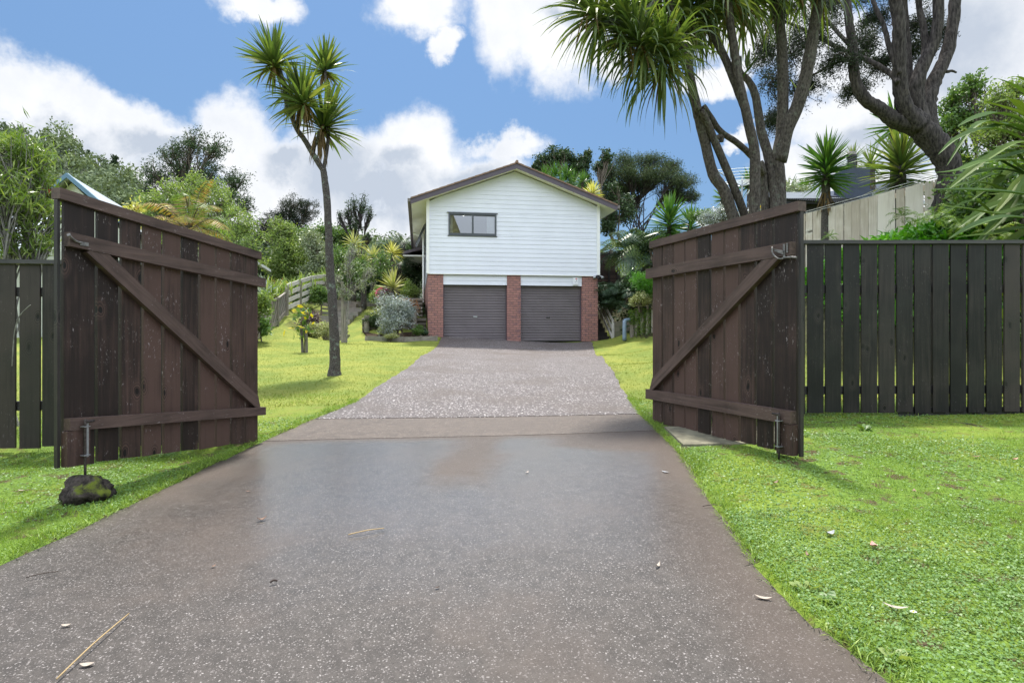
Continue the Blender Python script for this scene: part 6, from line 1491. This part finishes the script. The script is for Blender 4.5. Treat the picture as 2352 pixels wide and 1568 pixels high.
VH = np.array(V).reshape(nr + 1, nh, 3); g = G(); gt = G(); r = np.random.default_rng(44)
def hillpt(i, t):
    j = t * (nr - 1); j0 = int(min(j, nr - 2)); f = j - j0; i0 = int(min(i, nh - 2)); e = i - i0
    a = VH[j0, i0] * (1 - e) + VH[j0, i0 + 1] * e; b = VH[j0 + 1, i0] * (1 - e) + VH[j0 + 1, i0 + 1] * e; return a * (1 - f) + b * f
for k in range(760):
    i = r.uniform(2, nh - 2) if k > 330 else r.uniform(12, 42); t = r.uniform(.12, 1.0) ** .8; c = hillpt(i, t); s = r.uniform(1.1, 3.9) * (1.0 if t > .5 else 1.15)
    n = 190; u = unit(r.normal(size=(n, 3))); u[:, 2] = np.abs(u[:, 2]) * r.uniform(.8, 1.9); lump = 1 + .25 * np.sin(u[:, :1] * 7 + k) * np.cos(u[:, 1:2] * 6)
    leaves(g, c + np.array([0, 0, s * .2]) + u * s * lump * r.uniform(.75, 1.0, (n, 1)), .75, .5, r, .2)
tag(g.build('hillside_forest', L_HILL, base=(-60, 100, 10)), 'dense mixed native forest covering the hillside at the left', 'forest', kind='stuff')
for i, (x, y, hpx, lab) in enumerate(((262, 375, 30, 'dark pointed conifer on the hill skyline, left of a pair'), (292, 400, 24, 'dark pointed conifer on the hill skyline, right of a pair'), (118, 318, 22, 'lone bushy tree on the hill skyline above the left gate'), (50, 296, 12, 'small spindly tree on the hill skyline near the left edge'), (200, 348, 14, 'rounded tree on the hill skyline between the lone tree and the conifers'))):
    c = P(x, y + 12, 149); k = 149 / F
    tree('hill_tree', lab, 'tree', tuple(c - Vector((0, 0, 1))), [(c.x, c.y, c.z + hpx * k * .35, hpx * k * .34, hpx * k * .34, hpx * k * .35), (c.x + .4, c.y, c.z + hpx * k * .8, hpx * k * .2, hpx * k * .2, hpx * k * .3)], L_DARK, M_TWIG, .2, 900, (.5, .3), 150 + i, 'trees on the hill skyline', .5, 14, .25, twig=.05)

# ------------------------------------------------------------------ neighbouring houses
def quadp(g, a, b, c, d): g.add([a, b, c, d], [(0, 1, 2, 3)])
nb = thing('neighbour_house', 'neighbouring house with a steep grey gable roof and blue barge boards behind the left gate', 'house', tuple(P(150, 640, 23)))
ap = P(165, 405, 22.5); re = P(300, 520, 21.5); le = P(20, 522, 23.5); dep = Vector((-2.85, 9, 0)); gz0 = 0.5
g = G(); g.prism([Vector((le.x, le.y, gz0)), Vector((re.x - .4, re.y, gz0)), Vector((re.x - .4, re.y, re.z - .1)), ap - Vector((0, 0, .25)), le - Vector((-.3, 0, .2))], dep); g.build('wall', M_LEFTWALL, nb)
dn = dep.normalized(); fo = -dn * .45
g = G(); 
for e in (re, le): quadp(g, ap + fo, e + fo, e + dep, ap + dep); quadp(g, ap + fo - Vector((0, 0, .08)), ap + dep - Vector((0, 0, .08)), e + dep - Vector((0, 0, .08)), e + fo - Vector((0, 0, .08)))
g.build('roof', M_LEFTROOF, nb)
for e in (re, le):
    g = G(); g.beam(ap + fo - Vector((0, 0, .06)), e + fo - Vector((0, 0, .06)), .05, .16); g.build('barge_board', M_BLUEFASCIA, nb)
m, N = newmat('corrugated_sheet'); c = objc(N); wv = N.n('ShaderNodeTexWave', {'Vector': c, 'Scale': 2.2}, wave_type='BANDS', bands_direction='X').outputs[0]
finish(N, principled(N, N.mix(wv, (.36, .40, .44), (.50, .54, .58)), .4, bump(N, wv, .8, .02), .4, .2)); M_CORRLIGHT = m
lo = thing('garage', 'low outbuilding with a pale corrugated roof behind the narrow leaved shrub', 'shed', tuple(P(60, 700, 15)))
a, b, c_, d = P(-120, 590, 13.5), P(118, 560, 14.5), P(112, 492, 18.5), P(-60, 500, 18.5)
g = G(); quadp(g, a, b, c_, d); g.build('roof', M_CORRLIGHT, lo)
g = G(); g.prism([Vector((a.x, a.y + .3, -.1)), Vector((b.x - .3, b.y + .2, -.1)), Vector((b.x - .3, b.y + .2, b.z - .1)), Vector((a.x, a.y + .3, a.z - .1))], (1, 3.6, 0)); g.build('wall', M_LEFTWALL, lo)
g = G(); g.beam(a - Vector((0, 0, .06)), b - Vector((0, 0, .06)), .10, .12); g.build('gutter', M_LEFTROOF, lo)
n2 = thing('neighbour_house', 'small neighbouring house with a window and white gutter just right of the left gate edge', 'house', tuple(P(590, 690, 26)))
e0, e1, e2 = P(575, 588, 23.5), P(618, 618, 27), P(560, 585, 26)
g = G(); g.prism([Vector((e0.x - 4, e0.y, 1)), Vector((e0.x, e0.y, 1)), Vector((e1.x - .5, e1.y, 1)), Vector((e1.x - 4, e1.y + 1, 1))], (0, 0, e1.z - .95)); g.build('wall', plain('olive_brown_cladding', (.17, .15, .11), .7), n2)
g = G(); r0, r1 = P(560, 586, 23), P(619, 622, 27.5); g.beam(r0, r1, .14, .12); g.build('gutter', M_TRIM, n2)
g = G(); q = Vector((-2.5, .6, 1.0)); quadp(g, r0, r1, r1 + q, r0 + q); g.build('roof', M_LEFTROOF, n2)
fw = Vector((e1.x - .5 - e0.x, e1.y - e0.y, 0)); fn = Vector((fw.y, -fw.x, 0)).normalized()
g = G(); a = Vector((e0.x, e0.y, 0)) + fn * .04; 
g.prism([a + fw * .35 + Vector((0, 0, 2.35)), a + fw * .95 + Vector((0, 0, 2.35)), a + fw * .95 + Vector((0, 0, 3.4)), a + fw * .35 + Vector((0, 0, 3.4))], fn * .05); wn = g.build('window', M_TRIM, n2)
g = G(); g.prism([a + fw * .40 + Vector((0, 0, 2.43)), a + fw * .90 + Vector((0, 0, 2.43)), a + fw * .90 + Vector((0, 0, 3.32)), a + fw * .40 + Vector((0, 0, 3.32))], fn * .06); g.build('pane', plain('blue_window_glass', (.05, .09, .14), .08, 0, 1, .8), wn)

rh = thing('neighbour_house', 'dark neighbouring house with corrugated verandah roof and slate blue chimney behind the pale fence', 'house', tuple(P(1880, 560, 17)))
M_CORR2, N = newmat('dark_corrugated_sheet'); c = objc(N); wv = N.n('ShaderNodeTexWave', {'Vector': c, 'Scale': 3.0}, wave_type='BANDS', bands_direction='X').outputs[0]
finish(N, principled(N, N.mix(wv, (.10, .11, .12), (.26, .28, .30)), .45, bump(N, wv, .8, .02), .4, .3))
g = G(); f0, f1, k1, k0 = P(1752, 452, 15.5), P(2010, 470, 15.5), P(2030, 440, 21), P(1770, 438, 21)
n = 60; vs = []
for i in range(n * 4 + 1):
    s = i / (n * 4); h = .018 * math.sin(s * n * 2 * math.pi)
    vs += [f0.lerp(f1, s) + Vector((0, 0, h)), k0.lerp(k1, s) + Vector((0, 0, h))]
g.add(vs, [(2 * i, 2 * i + 2, 2 * i + 3, 2 * i + 1) for i in range(n * 4)]); g.build('verandah_roof', plain('verandah_iron', (.28, .30, .32), .5, .15, 5, metal=.3), rh)
g = G(); g.prism([P(1752, 600, 15.8), P(2100, 600, 15.8), P(2100, 458, 15.8), P(1752, 458, 15.8)], (0, .1, 0)); g.box(P(1880, 462, 15.6) + Vector((0, 0, 0)), (3.2, .06, .14)); g.build('wall', M_DARKHOUSE, rh)
g = G(); a, b = P(1560, 560, 15.5), P(1760, 480, 19); quadp(g, P(1590, 540, 15.0), P(1752, 470, 18), P(1790, 462, 20), P(1640, 500, 18)); g.build('side_roof', M_CORR2, rh)
g = G(); quadp(g, P(1880, 447, 17.5), P(2120, 470, 16.5), P(2100, 425, 21), P(1990, 418, 21)); g.build('roof', M_BLUEHOUSE, rh)
g = G(); ca = P(1970, 468, 17); kk = 17 / F
g.box(ca + Vector((0, .3, 46 * kk)), (52 * kk, .7, 72 * kk)); g.box(ca + Vector((0, .3, 16 * kk)), (62 * kk, .8, 30 * kk)); ch = g.build('chimney', M_BLUEHOUSE, rh)
g = G(); g.tube([ca + Vector((0, .3, 80 * kk)), ca + Vector((0, .3, 120 * kk))], 9 * kk, 14, 1); g.tube([ca + Vector((0, .3, 112 * kk)), ca + Vector((0, .3, 118 * kk))], 11 * kk, 14, 1); g.build('flue', M_DARKHOUSE, ch)
g = G(); g.tube([ca + Vector((0, .3, 118 * kk)), ca + Vector((0, .3, 126 * kk))], [11 * kk, 8 * kk], 14, 1); g.build('flue_cap', M_GUTTER, ch)
g = G(); g.tube([ca + Vector((-20 * kk, .2, 70 * kk)), ca + Vector((-20 * kk, .2, 115 * kk))], 1.2 * kk, 6, 1); g.build('vent_pipe', M_TRIM, ch)
g = G(); g.prism([P(2008, 448, 16.4), P(2130, 470, 16.4), P(2130, 462, 16.4), P(2008, 440, 16.4)], (0, .1, 0)); g.build('fascia', M_LEFTROOF, rh)
# rotary clothesline
cp = P(1703, 505, 15.5); cl_t = thing('clothesline', 'grey rotary clothesline seen between the big cabbage tree stems', 'clothesline', (cp.x, cp.y, cp.z))
g = G(); tp_ = P(1705, 405, 15.5); g.tube([cp, tp_], .022, 8, 1); g.build('pole', M_STEEL, cl_t)
hub = P(1704, 428, 15.5); g = G(); g3 = G(); ends = []
for k in range(4):
    a = .5 + k * math.pi / 2; e = hub + Vector((math.cos(a) * 1.0, math.sin(a) * 1.0, .32)); ends.append(e); g.tube([hub, e], .014, 6, 1)
    g.tube([hub - Vector((0, 0, .4)), hub.lerp(e, .5)], .009, 6, 1)
for q in (.35, .5, .65, .8, .95):
    for k in range(4): g3.tube([hub.lerp(ends[k], q), hub.lerp(ends[(k + 1) % 4], q)], .006, 4, 1)
g.build('arms', M_STEEL, cl_t); g3.build('lines', M_TRIM, cl_t)
# barbed wire and support cord above the pale fence
g = G(); a, b = P(1850, 490, 11.4), P(2168, 402, 10.2); g.tube([a, a.lerp(b, .5) + Vector((0, 0, -.02)), b], .006, 5, 4); g.tube([a + Vector((0, 0, .03)), b + Vector((0, 0, .035))], .006, 5, 1)
tag(g.build('wire', M_STEEL, base=a), 'two thin wires running along the top of the pale paling fence', 'wire')

# ------------------------------------------------------------------ tidy
for o in list(bpy.data.objects):
    if '_b' in o: del o['_b']
